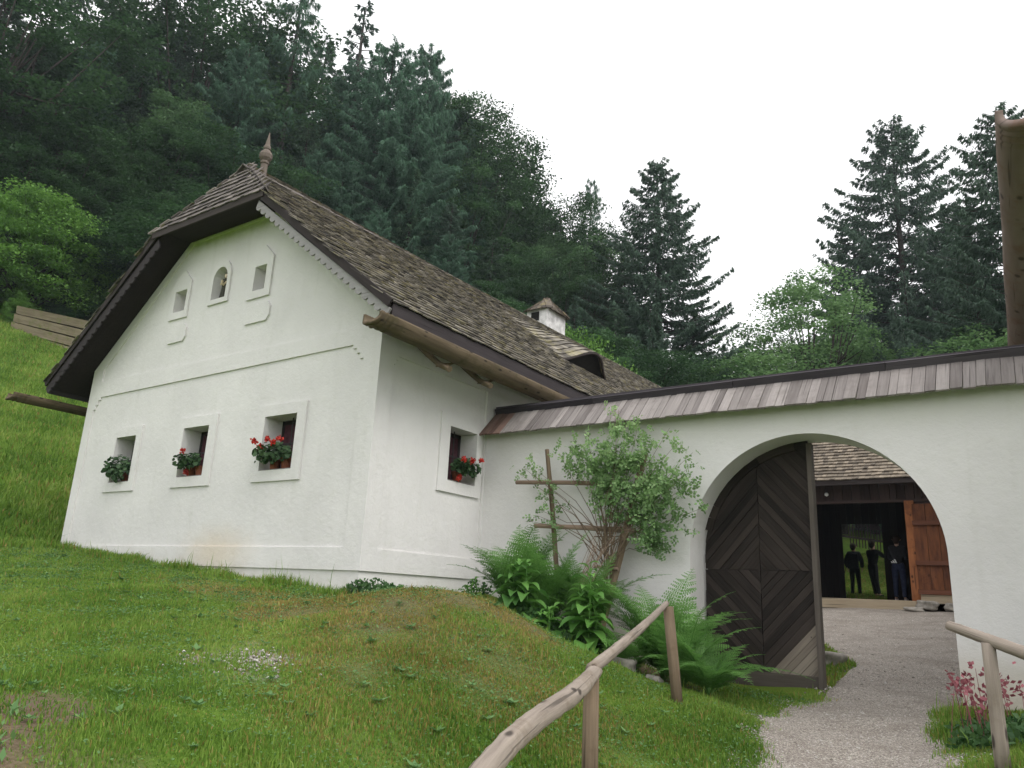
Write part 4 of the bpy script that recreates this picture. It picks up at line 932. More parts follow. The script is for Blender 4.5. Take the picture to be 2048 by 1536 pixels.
def broad(x_, y_, H_, n, Ll, label, seed, group, z0=None, R0=.30):
    """a spire of broad pointed leaves"""
    g = np.random.default_rng(seed); z_ = gz(x_, y_) if z0 is None else z0
    root = empty('broad_leaf_plant', (x_, y_, z_), label, 'plant', group); B = MB(); S = MB()
    ns = 4
    for s_ in range(ns):
        bx, by = x_+g.uniform(-.12, .12), y_+g.uniform(-.1, .1); hh = H_*g.uniform(.6, 1)
        S.tube([(bx, by, z_), (bx+.02, by, z_+hh*.5), (bx+g.uniform(-.06, .06), by, z_+hh)], [.012, .01, .005], 6)
        for k in range(n):
            f = (k+.5)/n; az = k*2.399+g.uniform(-.3, .3); L_ = Ll*(1-.62*f)*g.uniform(.75, 1.15); el = .25+f*.7+g.uniform(-.2, .2)
            d = np.array([math.cos(az), math.sin(az), 0]); sd_ = np.array([-math.sin(az), math.cos(az), 0]); p = np.array([bx, by, z_+hh*f]); ws = L_*.23
            V = []; m = 7
            for i in range(m):
                t = i/(m-1); c = p+d*L_*t*(1-.15*t)+np.array([0, 0, L_*(math.sin(el)*t-.75*t*t)])
                w_ = ws*math.sin(math.pi*(t*.94+.03)**.85)*1.0
                V += [c+sd_*w_+(0, 0, w_*.25), c-(0, 0, w_*.15), c-sd_*w_+(0, 0, w_*.25)]
            B.add(V, [(3*i, 3*i+1, 3*i+4, 3*i+3) for i in range(m-1)]+[(3*i+1, 3*i+2, 3*i+5, 3*i+4) for i in range(m-1)], g.uniform(.1, .9))
    B.build('leaves', LEAF_FOX, root, smooth=True, fixn=False); S.build('stems', LEAF_FOX, root)
bgp = 'broad-leaved plants in the wall bed'
broad(-5.55, 8.2, 1.0, 20, .55, 'tall plant with broad pointed leaves at the left of the bed', 11, bgp, -.45)
broad(-4.65, 8.3, 1.2, 22, .50, 'slender leafy plant beside the leaning dark stake', 12, bgp, -.62)
broad(-5.15, 8.15, .6, 12, .42, 'lower broad-leaved plant in front of the leafy spire', 13, bgp, -.62)
broad(-6.7, 8.6, .38, 7, .24, 'small dark leafy weed at the corner where the house meets the yard wall', 14, bgp, -.12)
def lowleaf(x_, y_, rx, ry, n, sz, H_, label, seed, m=LEAF_LOW, cat='plant', name='low_plant', flowers=None):
    g = np.random.default_rng(seed); root = empty(name, (x_, y_, gz(x_, y_)), label, cat)
    a = g.uniform(0, 6.283, n); rr_ = np.sqrt(g.random(n)); X = x_+np.cos(a)*rr_*rx; Y = y_+np.sin(a)*rr_*ry
    Z = gzv(X, Y)+H_*np.sqrt(np.clip(1-rr_**2*.8, 0, 1))*g.uniform(.3, 1, n)
    D = rdir(g, n, .15)*g.uniform(.6, 1.2, n)[:, None]*sz; W = perp(D, g)*sz*.38
    B = MB(); B.cards(np.stack([X, Y, Z], -1), D, W, g.random(n)); B.build('leaves', m, root)
    if flowers:
        nf, fh, fm = flowers; F_ = MB(); S = MB()
        for k in range(nf):
            a = g.uniform(0, 6.28); q_ = math.sqrt(g.random()); X = x_+math.cos(a)*q_*rx*1.1; Y = y_+math.sin(a)*q_*ry; z_ = gz(X, Y); h_ = fh*g.uniform(.6, 1.1); lx, ly = g.uniform(-.1, .1, 2)
            S.tube([(X, Y, z_), (X+lx*.5, Y+ly*.5, z_+h_*.6), (X+lx, Y+ly, z_+h_)], [.003, .0025, .002], 4, cap=False)
            m_ = 9; P = np.array([X+lx, Y+ly, z_+h_])+g.normal(0, .03, (m_, 3)); D = rdir(g, m_, .2)*.05; F_.cards(P, D, perp(D, g)*.016, g.random(m_))
        F_.build('blossoms', fm, root); S.build('stems', LEAF_PINK, root)
    return root
lowleaf(-5.35, 8.35, .55, .32, 700, .085, .25, 'low mound of small green leaves at the front edge of the bed', 21)
lowleaf(-4.75, 8.3, .35, .22, 350, .07, .18, 'patch of small yellowish leaves at the front of the bed near the stones', 22)
lowleaf(-7.25, 7.28, .38, .22, 420, .06, .26, 'nettle-like weeds growing at the front corner of the house', 23)
lowleaf(-6.75, 7.15, .2, .15, 160, .06, .16, 'small weed tuft on the mound right of the house corner', 24)
lowleaf(-7.25, 9.6, .2, .2, 120, .06, .3, 'thin weed against the side wall below the side window', 25)
lowleaf(.05, 7.6, .95, .75, 1700, .07, .22, 'leafy bed plant with thin stalks of wine-red blossoms beside the right handrail', 26, LEAF_LOW, 'plant', 'flowering_plant', (60, .52, LEAF_PINK))
lowleaf(-.55, 8.3, .45, .5, 500, .05, .16, 'low grassy clump with small red-tipped stalks at the foot of the right gate pier', 27, LEAF_LOW, 'plant', 'flowering_plant', (22, .42, LEAF_PINK))
lowleaf(.25, 6.3, .5, .4, 1000, .08, .18, 'dark leafy clump around the foot of the right handrail post', 28)
# broad weeds scattered through the lawn
g = np.random.default_rng(77); P, D, W, T = [], [], [], []
for k in range(330):
    x_, y_ = g.uniform(-14, -1.5), g.uniform(1.6, 7.1)
    if not lawn_keep(np.array([x_]), np.array([y_]))[0]: continue
    z_ = gz(x_, y_); n = g.integers(5, 10); a0 = g.uniform(0, 6); s_ = g.uniform(.03, .085)
    for j in range(n):
        a = a0+j*6.283/n+g.uniform(-.3, .3); d = np.array([math.cos(a), math.sin(a), g.uniform(.15, .6)])*g.uniform(.6, 1.2); P.append((x_, y_, z_+.02)); D.append(d*s_); W.append(np.array([-math.sin(a), math.cos(a), .1])*s_*.26); T.append(g.uniform(.2, .9))
for (cx_, cy_, n_) in ((-4.55, 1.95, 26), (-4.9, 2.2, 18), (-4.2, 1.75, 14)):
    for j in range(n_):
        a = g.uniform(0, 6.28); d = np.array([math.cos(a), math.sin(a), g.uniform(.3, 1)]); x_, y_ = cx_+g.normal(0, .1), cy_+g.normal(0, .07); s_ = g.uniform(.04, .10); P.append((x_, y_, gz(x_, y_)+.01)); D.append(d*s_); W.append(np.array([-math.sin(a), math.cos(a), .1])*s_*.16); T.append(g.uniform(.3, 1))
B = MB(); B.cards(np.array(P), np.array(D), np.array(W), np.array(T)); B.build('lawn_weeds', LEAF_WEED, None, 'broad-leaved weeds and dandelion rosettes scattered in the lawn', 'weeds', None, 'stuff')
# clover and small round leaves low in the turf
g = np.random.default_rng(88); N = 150000; x_ = g.uniform(-15.5, .8, N); y_ = g.uniform(1.2, 9.6, N)
k_ = lawn_keep(x_, y_) & (g.random(N) < .25+.75*np.clip(np.sin(x_*2.3+1.5*np.sin(y_*1.9))*np.sin(y_*2.9-x_*.8)+.3, 0, 1)) & (g.random(N) > patch(SOIL, x_, y_)) & (g.random(N) > patch(BARE, x_, y_)*.9)
x_, y_ = x_[k_], y_[k_]; n = len(x_); z_ = gzv(x_, y_)+g.uniform(.01, .045, n); D = np.stack([g.normal(0, 1, n), g.normal(0, 1, n), g.normal(0, .35, n)], -1); D /= np.linalg.norm(D, axis=1)[:, None]
s_ = g.uniform(.012, .03, n)*(.6+.055*np.hypot(x_, y_)); W = np.cross(D, np.array([0, 0, 1.])+g.normal(0, .25, (n, 3))); W /= np.linalg.norm(W, axis=1)[:, None]
B = MB(); B.cards(np.stack([x_, y_, z_], -1), D*s_[:, None], W*(s_*.42)[:, None], g.random(n)); B.build('lawn_clover', LEAF_WEED, None, 'low clover and small round leaves mixed into the lawn turf', 'clover', None, 'stuff')
# trellis
tr = empty('trellis', (-5.8, 9.75, -.5), 'rustic trellis of thin poles leaning on the white wall behind the rose', 'trellis')
for nm, a, b, r_ in (('upright', (-6.22, 9.76, 2.19), (-6.0, 9.8, .35), .036), ('crossbar', (-6.72, 9.70, 1.70), (-4.9, 9.72, 1.60), .034), ('crossbar', (-6.36, 9.72, 1.04), (-4.72, 9.72, .95), .036), ('upright', (-4.62, 9.82, 2.05), (-5.28, 9.62, -.75), .052), ('crossbar', (-5.3, 9.64, .46), (-4.93, 9.64, .43), .022)):
    B = MB(); a = np.array(a); b = np.array(b); B.tube([a, (a+b)/2+(.01, 0, .01), b], [r_*.9, r_, r_*1.05], 9, None, .07); o = B.build(nm, W_TREL if nm == 'crossbar' else W_RAILP, tr)
# climbing rose
rs = empty('climbing_rose', (-5.0, 9.7, -.7), 'bushy green climbing rose trained up the trellis on the white wall', 'climbing rose')
g = np.random.default_rng(31); S = MB(); P, D, W, T = [], [], [], []
def spray(c, n, s_):
    for q_ in range(n):
        b = c+g.normal(0, s_, 3)*np.array([1, .6, 1]); ax = rdir(g, 1, -.1)[0]; sd_ = nrm(np.cross(ax, g.normal(0, 1, 3))); l_ = g.uniform(.038, .065)
        for (f, dr) in ((0, sd_), (0, -sd_), (.6, sd_), (.6, -sd_), (1.1, ax)):
            P.append(b+ax*f*l_*1.3); d = nrm(dr+ax*.5+g.normal(0, .2, 3)); D.append(d*l_); W.append(nrm(np.cross(d, np.cross(ax, sd_)+g.normal(0, .35, 3)))*l_*.40); T.append(np.clip(.25+.28*(b[2]-.6)+g.uniform(-.2, .3), 0, 1))
base = np.array([-5.1, 9.6, .5]); ends = []
def lim(): return
mass = [((-4.8, 1.5), (.50, .48), 100), ((-4.4, 1.2), (.36, .45), 58), ((-5.45, 1.98), (.34, .24), 34), ((-4.85, 2.12), (.42, .3), 34), ((-4.35, .85), (.2, .2), 22), ((-5.05, 1.7), (.4, .35), 50), ((-4.15, 1.6), (.28, .25), 22)]
for (cx_, cz_), (ax_, az_), n in mass:
    for k in range(n):
        a = g.uniform(0, 6.28); q_ = math.sqrt(g.random())**.8
        ends.append((np.array([cx_+math.cos(a)*q_*ax_, 9.74-abs(g.normal(0, .11)), cz_+math.sin(a)*q_*az_]), 4))
for e in [(-3.88, 1.85), (-3.85, 1.55), (-3.95, 1.0), (-4.12, 2.25), (-4.05, 2.1), (-5.0, 2.5), (-4.7, 2.5), (-5.45, 2.35), (-5.75, 2.2), (-6.0, 2.12), (-6.6, 1.9), (-6.45, 1.86), (-6.3, 1.8), (-6.2, 1.5), (-6.35, 1.25), (-6.5, 1.1), (-6.1, 1.35), (-5.85, 1.85), (-4.4, .62), (-4.3, .72), (-3.75, 1.25), (-5.05, 2.75)]:
    for k in range(3): ends.append((np.array([e[0]+g.normal(0, .06), 9.72-abs(g.normal(0, .05)), e[1]+g.normal(0, .06)]), 2))
for i, (e, n) in enumerate(ends):
    spray(e, n, .055)
    if i % 14 == 0 or i > len(ends)-67 and i % 3 == 0:
        mid = base*.45+e*.55+(g.normal(0, .08), 0, .15); src = base+(g.normal(0, .05), 0, g.uniform(-.3, .5))
        S.tube([src, src*.5+mid*.5+(0, 0, .05), mid, e], [.009, .006, .004, .002], 4, .3, cap=False)
        for f in (.35, .6, .85): spray(mid*(1-f)+e*f, 1, .04)
B = MB(); B.cards(np.array(P), np.array(D), np.array(W), np.array(T)); B.build('leaves', LEAF_ROSE, rs); S.build('stems', W_RAILP, rs)
# dry cane tangle under the rose
B = MB()
for k in range(22):
    a = np.array([-5.4+g.normal(0, .12), 9.35+g.normal(0, .1), -.55]); b = np.array([-5.15+g.normal(0, .12), 9.5, .75+g.normal(0, .15)]); B.tube([a, (a+b)/2+(-.08+g.normal(0, .05), -.05, .05), b], [.006, .005, .003], 5, None, cap=False)
B.build('canes', W_TREL, rs)
# geraniums in the windows
def geranium(p, yaw_out, s, nl, nf, pots, label, seed, spread=(.3, .16, .16), fl_low=0, group='potted geraniums in the windows'):
    """p: sill point, yaw_out: outward direction"""
    g = np.random.default_rng(seed); p = np.array(p, float); o = np.array(yaw_out, float); sd_ = np.array([-o[1], o[0], 0]); root = empty('potted_geranium', tuple(p), label, 'potted plant', group)
    for k in range(pots):
        c = p+sd_*((k-(pots-1)/2)*.27)+g.normal(0, .01)*sd_; B = MB()
        B.tube([c, c+(0, 0, .13), c+(0, 0, .13), c+(0, 0, .165), c+(0, 0, .165), c+(0, 0, .15)], [.062, .085, .096, .098, .085, .08], 16, .5); B.build('pot', TERRA, root)
    a = rdir(g, nl); q_ = g.random(nl)**.4; C_ = p+o*.10+np.array([0, 0, .235]); P = C_+sd_*(a[:, :1]*q_[:, None]*spread[0])+o*(a[:, 1:2]*q_[:, None]*spread[1]+.09)+np.array([0, 0, 1.])*(a[:, 2:]*q_[:, None]*spread[2])
    B = MB(); V_ = []
    for k in range(nl):      # round lobed leaves
        n_ = nrm(a[k]*.6+o*.5+np.array([0, 0, .5])+g.normal(0, .35, 3)); u = nrm(np.cross(n_, (0.3, .2, .9))); v = np.cross(n_, u); r_ = g.uniform(.024, .042)*s
        B.add([P[k]+(u*math.cos(t)+v*math.sin(t))*r_*(1+.13*math.cos(5*t)) for t in np.linspace(0, 6.283, 9)[:-1]], [tuple(range(8))], g.random())
    # trailing shoots
    for k in range(5):
        d = o*g.uniform(.25, .5)+sd_*g.uniform(-.5, .5)+np.array([0, 0, g.uniform(-.35, .3)])
        for f in np.linspace(.3, 1, 5):
            c = C_+d*f*.45+g.normal(0, .012, 3); n_ = nrm(rdir(g, 1, .3)[0]); u = nrm(np.cross(n_, (0.3, .2, .9))); v = np.cross(n_, u)
            B.add([c+(u*math.cos(t)+v*math.sin(t))*.022 for t in np.linspace(0, 6.283, 7)[:-1]], [tuple(range(6))], g.random())
    B.build('leaves', LEAF_G, root, fixn=False)
    for k in range(nf):
        if k < fl_low: c = p+o*.16+sd_*g.uniform(-.2, .2)+np.array([0, 0, g.uniform(.02, .1)])
        else: c = C_+o*.2+sd_*((k-fl_low+.5)/max(1, nf-fl_low)*2-1)*spread[0]*.95+np.array([0, 0, g.uniform(.06, .2)])
        B = MB(); m_ = 48; dd_ = rdir(g, m_, .2); Pp = c+dd_*g.uniform(.008, .046, m_)[:, None]; D = rdir(g, m_, .1)*.036; B.cards(Pp, D, perp(D, g)*.018, g.random(m_)); B.build('blossom', RED, root)
geranium((-13.97, 7.52, 1.70), (0, -1, 0), 1, 280, 0, 1, 'green potted geranium without blossoms, trailing out of the leftmost gable window', 41, (.34, .2, .25))
geranium((-11.78, 7.52, 1.70), (0, -1, 0), 1, 230, 3, 2, 'two terracotta pots of geranium with red blossoms hanging low in the middle gable window', 42, (.36, .15, .14), 2)
geranium((-9.60, 7.52, 1.70), (0, -1, 0), 1, 300, 5, 2, 'full potted geraniums with big red blossoms in the gable window nearest the corner', 43, (.40, .18, .16), 0)
geranium((-7.68, 9.42, 1.70), (1, 0, 0), 1, 230, 4, 1, 'potted geranium with red blossoms in the side window next to the yard wall', 44, (.34, .16, .13), 1)

# ------------------------------------------------------------------ people in the barn
def skin_body(name, joints, edges, root_i, m, parent, sub=2):
    me = bpy.data.meshes.new(name); org = wloc(parent)
    me.from_pydata([Vector(j[0])-org for j in joints], edges, []); o = bpy.data.objects.new(name, me); COL.objects.link(o)
    mo = o.modifiers.new('skin', 'SKIN'); sv = me.skin_vertices[0].data
    for i, j in enumerate(joints): r_ = j[1]; sv[i].radius = (r_, r_) if np.isscalar(r_) else r_; sv[i].use_root = (i == root_i)
    ss = o.modifiers.new('sub', 'SUBSURF'); ss.levels = ss.render_levels = sub
    dg = bpy.context.evaluated_depsgraph_get(); me2 = bpy.data.meshes.new_from_object(o.evaluated_get(dg)); me2.name = name
    o.modifiers.clear(); o.data = me2; me2.materials.clear(); me2.materials.append(m); me2.polygons.foreach_set('use_smooth', np.ones(len(me2.polygons), bool)); o.parent = parent
    return o
def person(x_, y_, z_, H_, yaw, pose, label, top_m, leg_m, shoe_m, hair_m):
    root = empty('person', (x_, y_, z_), label, 'person'); c_, s_ = math.cos(yaw), math.sin(yaw); k = H_/1.75
    def w_(p): return Vector((x_+(p[0]*c_-p[1]*s_)*k, y_+(p[0]*s_+p[1]*c_)*k, z_+p[2]*k))
    J = dict(pel=(0, 0, .95), waist=(0, .0, 1.08), chest=(0, 0, 1.28), neck=(0, .0, 1.47), hd=(0, -.01, 1.56), hd2=(0, -.015, 1.66), top=(0, 0, 1.73),
             shL=(-.17, 0, 1.42), shR=(.17, 0, 1.42), elL=(-.24, .02, 1.15), elR=(.24, .02, 1.15), wrL=(-.25, -.06, .92), wrR=(.25, -.06, .92),
             hipL=(-.09, 0, .90), hipR=(.09, 0, .90), knL=(-.10, -.02, .50), knR=(.10, -.02, .50), anL=(-.11, .02, .09), anR=(.11, .02, .09), toL=(-.13, -.14, .04), toR=(.13, -.14, .04))
    J.update(pose); J = {a: w_(b) for a, b in J.items()}
    Rd = dict(pel=.12, waist=.11, chest=.125, neck=.052, hd=.07, hd2=.082, top=.05, shL=.06, shR=.06, elL=.042, elR=.042, wrL=.027, wrR=.027, hipL=.085, hipR=.085, knL=.055, knR=.055, anL=.038, anR=.038, toL=.034, toR=.034)
    E = [('pel', 'waist'), ('waist', 'chest'), ('chest', 'neck'), ('neck', 'hd'), ('hd', 'hd2'), ('hd2', 'top'), ('chest', 'shL'), ('chest', 'shR'), ('shL', 'elL'), ('shR', 'elR'), ('elL', 'wrL'), ('elR', 'wrR'), ('pel', 'hipL'), ('pel', 'hipR'), ('hipL', 'knL'), ('hipR', 'knR'), ('knL', 'anL'), ('knR', 'anR'), ('anL', 'toL'), ('anR', 'toR')]
    names = list(J); idx = {n_: i for i, n_ in enumerate(names)}; joints = [(J[n_], Rd[n_]*k) for n_ in names]; edges = [(idx[a], idx[b]) for a, b in E]
    for sd_ in 'LR':      # palm and five fingers
        wr = J['wr'+sd_]; d = (wr-J['el'+sd_]).normalized(); lat = Vector((c_, s_, 0)); lat = (lat-d*lat.dot(d)).normalized(); nn = d.cross(lat)
        pi = len(joints); joints.append((wr+d*.05*k, .024*k)); edges.append((idx['wr'+sd_], pi))
        for q_, (o_, l_) in enumerate(((-.03, .062), (-.01, .072), (.01, .068), (.028, .055))):
            a = wr+d*.085*k+nn*o_*k; joints.append((a, .010*k)); edges.append((pi, len(joints)-1)); joints.append((a+d*l_*.6*k+lat*.008*k, .009*k)); edges.append((len(joints)-2, len(joints)-1))
            joints.append((a+d*l_*k+lat*.022*k, .007*k)); edges.append((len(joints)-2, len(joints)-1))
        a = wr+d*.04*k-nn*.035*k; joints.append((a, .011*k)); edges.append((pi, len(joints)-1)); joints.append((a+d*.04*k-nn*.022*k, .009*k)); edges.append((len(joints)-2, len(joints)-1))
    skin_body('body', joints, edges, idx['pel'], SKIN, root)
    def sub(nms, ed, grow, m, nm): skin_body(nm, [(J[n_], (Rd[n_]+grow)*k) for n_ in nms], [(nms.index(a), nms.index(b)) for a, b in ed], 0, m, root)
    sub(['pel', 'waist', 'chest', 'shL', 'shR', 'elL', 'elR', 'wrL', 'wrR'], [('pel', 'waist'), ('waist', 'chest'), ('chest', 'shL'), ('chest', 'shR'), ('shL', 'elL'), ('shR', 'elR'), ('elL', 'wrL'), ('elR', 'wrR')], .034, top_m, 'jacket')
    sub(['pel', 'waist', 'hipL', 'hipR', 'knL', 'knR', 'anL', 'anR'], [('pel', 'waist'), ('pel', 'hipL'), ('pel', 'hipR'), ('hipL', 'knL'), ('hipR', 'knR'), ('knL', 'anL'), ('knR', 'anR')], .018, leg_m, 'trousers')
    for s2 in 'LR': skin_body('shoe', [(J['an'+s2]-Vector((0, 0, .03*k)), .05*k), ((J['an'+s2]+J['to'+s2])/2-Vector((0, 0, .012*k)), .048*k), (J['to'+s2], .042*k)], [(0, 1), (1, 2)], 0, shoe_m, root)
    # face and hair
    fd = Vector((s_, -c_, 0)); hd = J['hd2']; B = MB()
    B.tube([hd-fd*.0+Vector((0, 0, .10*k)), hd-fd*.02*k+Vector((0, 0, .07*k)), hd-fd*.035*k+Vector((0, 0, .02*k)), hd-fd*.05*k-Vector((0, 0, .06*k)), hd-fd*.045*k-Vector((0, 0, .12*k))], [.02*k, .088*k, .102*k, .085*k, .05*k], 14); B.build('hair', hair_m, root, smooth=True)
    B = MB(); B.tube([hd+fd*.085*k+Vector((0, 0, .02*k)), hd+fd*.11*k-Vector((0, 0, .02*k)), hd+fd*.085*k-Vector((0, 0, .03*k))], [.008*k, .014*k, .01*k], 8); B.build('nose', SKIN, root, smooth=True)
    for e in (-1, 1):
        B = MB(); pe = hd+fd*.083*k+Vector((c_, s_, 0))*.032*k*e; B.tube([pe-fd*.01, pe+fd*.004], [.010*k, .006*k], 8); B.build('eye', VOID, root)
        B = MB(); pe = hd+Vector((c_, s_, 0))*.088*k*e; B.tube([pe+Vector((0, 0, .025*k)), pe+Vector((c_, s_, 0))*.012*e, pe-Vector((0, 0, .03*k))], [.006, .016*k, .006], 8); B.build('ear', SKIN, root, smooth=True)
    B = MB(); mo_ = hd+fd*.08*k-Vector((0, 0, .055*k)); B.tube([mo_-Vector((c_, s_, 0))*.022, mo_+fd*.006, mo_+Vector((c_, s_, 0))*.022], [.004, .006, .004], 6); B.build('mouth', plain('lips', (.3, .12, .1)), root)
    return root, J, k
pr1 = at_r(1713, 1193, 29.2); pA = (pr1.x, pr1.y, pr1.z)
ra, Ja, ka = person(pA[0], pA[1], pA[2]-.02, 1.76, R_(170), dict(anL=(-.14, .03, .09), toL=(-.2, -.1, .04), anR=(.10, .06, .09), knL=(-.12, 0, .5), elL=(-.27, .04, 1.16), elR=(.27, .04, 1.16), wrL=(-.24, -.03, .95), wrR=(.24, -.03, .95)), 'person in a wide dark jacket seen from behind, left silhouette through the barn', CLOTH_D, CLOTH_T, CLOTH_T, HAIR)
B = MB(); B.bar(Ja['elR']+Vector((.0, -.02, -.2)), Ja['elR']+Vector((-.07, -.02, -.48)), .03, .012); B.build('hanging_strap', CLOTH_T, ra)
B = MB(); c0 = Ja['chest']; B.box((c0.x, c0.y-.15, c0.z-.12), .17, .10, .24, None, .5, .02); B.build('backpack', CLOTH_D, ra)
pr2 = at_r(1752, 1194, 29.0)
person(pr2.x, pr2.y, pr2.z-.02, 1.83, R_(150), dict(pel=(.04, 0, .97), waist=(.03, 0, 1.1), chest=(-.02, 0, 1.3), hipL=(-.04, 0, .92), hipR=(.12, 0, .92), elR=(-.02, -.02, 1.0), shR=(.15, 0, 1.42), shL=(-.19, 0, 1.43), elL=(-.34, -.1, 1.25), wrL=(-.40, -.22, 1.42), wrR=(.2, -.12, 1.1), knL=(-.05, -.02, .5), knR=(.06, 0, .5), anL=(-.16, .02, .09), anR=(-.03, .03, .09), toL=(-.24, -.1, .04), toR=(-.1, -.13, .04)), 'slim person in black raising one hand, right of two silhouettes behind the barn', CLOTH_T, CLOTH_T, CLOTH_T, HAIR)
pr3 = at_r(1802, 1197, 24.1)
rc3, Jc, kc = person(pr3.x, pr3.y, .385, 1.74, R_(178), dict(elL=(-.22, -.06, 1.15), elR=(.22, -.06, 1.15), wrL=(-.12, -.2, 1.2), wrR=(.12, -.2, 1.2)), 'person with a white triangle on a dark top and blue jeans in the barn doorway', CLOTH_T, CLOTH_J, SHOE, HAIR)
B = MB(); lc = Jc['waist']+Vector((-.07, -.155, -.02))
for k, (dx, h_) in enumerate(((-.05, .035), (.0, .062), (.05, .09))):
    x_ = lc.x+dx; sl_ = .035; V = [(x_-.02, lc.y, lc.z-.045), (x_+.018, lc.y, lc.z-.045), (x_+.018-sl_*h_/.09, lc.y, lc.z-.045+h_), (x_-.02-sl_*h_/.09, lc.y, lc.z-.045+h_+.012)]
    B.add(V+[(a, b+.02, c) for a, b, c in V], [(0, 1, 2, 3), (7, 6, 5, 4), (0, 4, 5, 1), (1, 5, 6, 2), (2, 6, 7, 3), (3, 7, 4, 0)])
B.build('chest_emblem', WHITE, rc3)

# ------------------------------------------------------------------ trees
def trunk_mesh(H_, r_, seed, limbs=()):
    B = MB(); g = np.random.default_rng(seed); pts = [(g.normal(0, .06)*h, g.normal(0, .06)*h, h*H_) for h in np.linspace(0, .97, 8)]; pts[0] = (0, 0, -1.5)
    B.tube(pts, np.linspace(r_, .03, 8), 9, .5, .05)
    for l in limbs: B.tube(l[0], l[1], 5, .5, .05, cap=False)
    return B
def conifer(name, H_, Rr, seed, m, wh=.42, per=6, droop=.35, upt=.25, dens=1.0, hang=.5, card=(.26, .040), zlow=.06, gap=0, shape=.85, label=None, sparse=1.):
    g = np.random.default_rng(seed); P, D, W, T = [], [], [], []; limbs = []; z = H_*zlow
    while z < H_*.985:
        f = z/H_; n = max(3, int(per*(1-.35*f)))
        a0 = g.uniform(0, 6.28)
        for k in range(n):
            if g.random() < gap: continue
            az = a0+6.283*k/n+g.uniform(-.3, .3); L_ = Rr*(1-f)**shape*g.uniform(.62, 1.15)+.25
            if f < .18: L_ *= .75+f
            d = np.array([math.cos(az), math.sin(az), 0]); sd_ = np.array([-d[1], d[0], 0]); up_ = g.uniform(-.05, .15)+.35*f
            def c(t): return np.array([0, 0, z])+np.outer(t, d)*L_+np.outer(L_*(up_*t-(droop+.25*(1-f))*t**1.4+upt*t**3), (0, 0, 1))
            limbs.append((c(np.linspace(0, .95, 4)), np.linspace(.05*(1-f)+.015, .008, 4)))
            K = max(6, int(L_*13*dens)); t = g.uniform(.12, 1, K)**.8
            base = c(t); tl = (.55*(1-t)+.16)*min(1, L_*.5)*g.uniform(.6, 1.2, K); sg = np.where(g.random(K) < .5, -1, 1)
            tw = d*.75+sd_*sg[:, None]*g.uniform(.4, 1.1, K)[:, None]; tw /= np.linalg.norm(tw, axis=1)[:, None]; tw[:, 2] -= g.uniform(0, .35, K)
            for j in range(5):      # needle sprays along each twig
                q_ = g.uniform(.1, 1, K); p = base+tw*(tl*q_)[:, None]; dd_ = tw*.7+sd_*(g.uniform(-.7, .7, K))[:, None]; dd_[:, 2] -= g.uniform(0, 2*hang, K)
                dd_ /= np.linalg.norm(dd_, axis=1)[:, None]; ln = card[0]*g.uniform(.6, 1.3, K)*sparse
                ww = np.cross(dd_, g.normal(0, .5, (K, 3))+np.array([0, 0, 1.])); ww /= np.linalg.norm(ww, axis=1)[:, None]+1e-9
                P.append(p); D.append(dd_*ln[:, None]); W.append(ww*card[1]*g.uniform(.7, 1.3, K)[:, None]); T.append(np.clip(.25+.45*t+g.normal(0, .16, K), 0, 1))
        z += wh*g.uniform(.75, 1.25)*(1-.45*f)
    root = empty(name, (0, 0, -60)); root.location = (0, 0, 0)
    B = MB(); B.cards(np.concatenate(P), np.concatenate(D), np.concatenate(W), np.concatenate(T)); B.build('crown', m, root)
    trunk_mesh(H_, H_*.014+.06, seed, limbs).build('trunk', BARK, root); root['H'] = H_; return root
def decid(name, H_, Rr, seed, m, ncl=210, nleaf=230, leaf=.115, zc=.62, flat=.6, rv=.5, base=.2, ):
    g = np.random.default_rng(seed); P, T = [], []; limbs = []; ph = g.uniform(0, 6, 4)
    for k in range(ncl):
        d = rdir(g, 1, .15)[0]; q_ = g.uniform(.45, 1)**.6; bul = 1+.18*math.sin(3*math.atan2(d[1], d[0])+ph[0])+.15*math.sin(5*d[2]+ph[1])
        c = np.array([d[0]*Rr*q_*bul, d[1]*Rr*q_*bul, H_*(zc+(1-zc)*.97*d[2]*q_ if d[2] > 0 else zc+(zc-base)*d[2]*q_)])
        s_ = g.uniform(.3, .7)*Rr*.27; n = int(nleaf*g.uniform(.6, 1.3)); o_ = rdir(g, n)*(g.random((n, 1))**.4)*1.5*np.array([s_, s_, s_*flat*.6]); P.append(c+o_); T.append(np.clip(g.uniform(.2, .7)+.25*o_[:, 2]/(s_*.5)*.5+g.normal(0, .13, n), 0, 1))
        if k % 3 == 0: st_ = np.array([0, 0, H_*g.uniform(base*.8, zc)]); limbs.append((np.array([st_, st_*.4+c*.6+(0, 0, -.2), c]), np.array([.07, .035, .01])*H_/12))
    P = np.concatenate(P); T = np.concatenate(T); n = len(P); D = g.normal(0, 1, (n, 3)); D[:, 2] = D[:, 2]*.45-.25; D /= np.linalg.norm(D, axis=1)[:, None]; W = np.cross(D, g.normal(0, .45, (n, 3))+np.array([0, 0, 1.])); W /= np.linalg.norm(W, axis=1)[:, None]
    l_ = leaf*g.uniform(.7, 1.3, n)
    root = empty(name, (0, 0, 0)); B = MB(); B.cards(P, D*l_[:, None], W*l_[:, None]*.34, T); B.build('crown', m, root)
    trunk_mesh(H_*.8, H_*.012+.05, seed, limbs).build('trunk', BARK, root); root['H'] = H_; return root
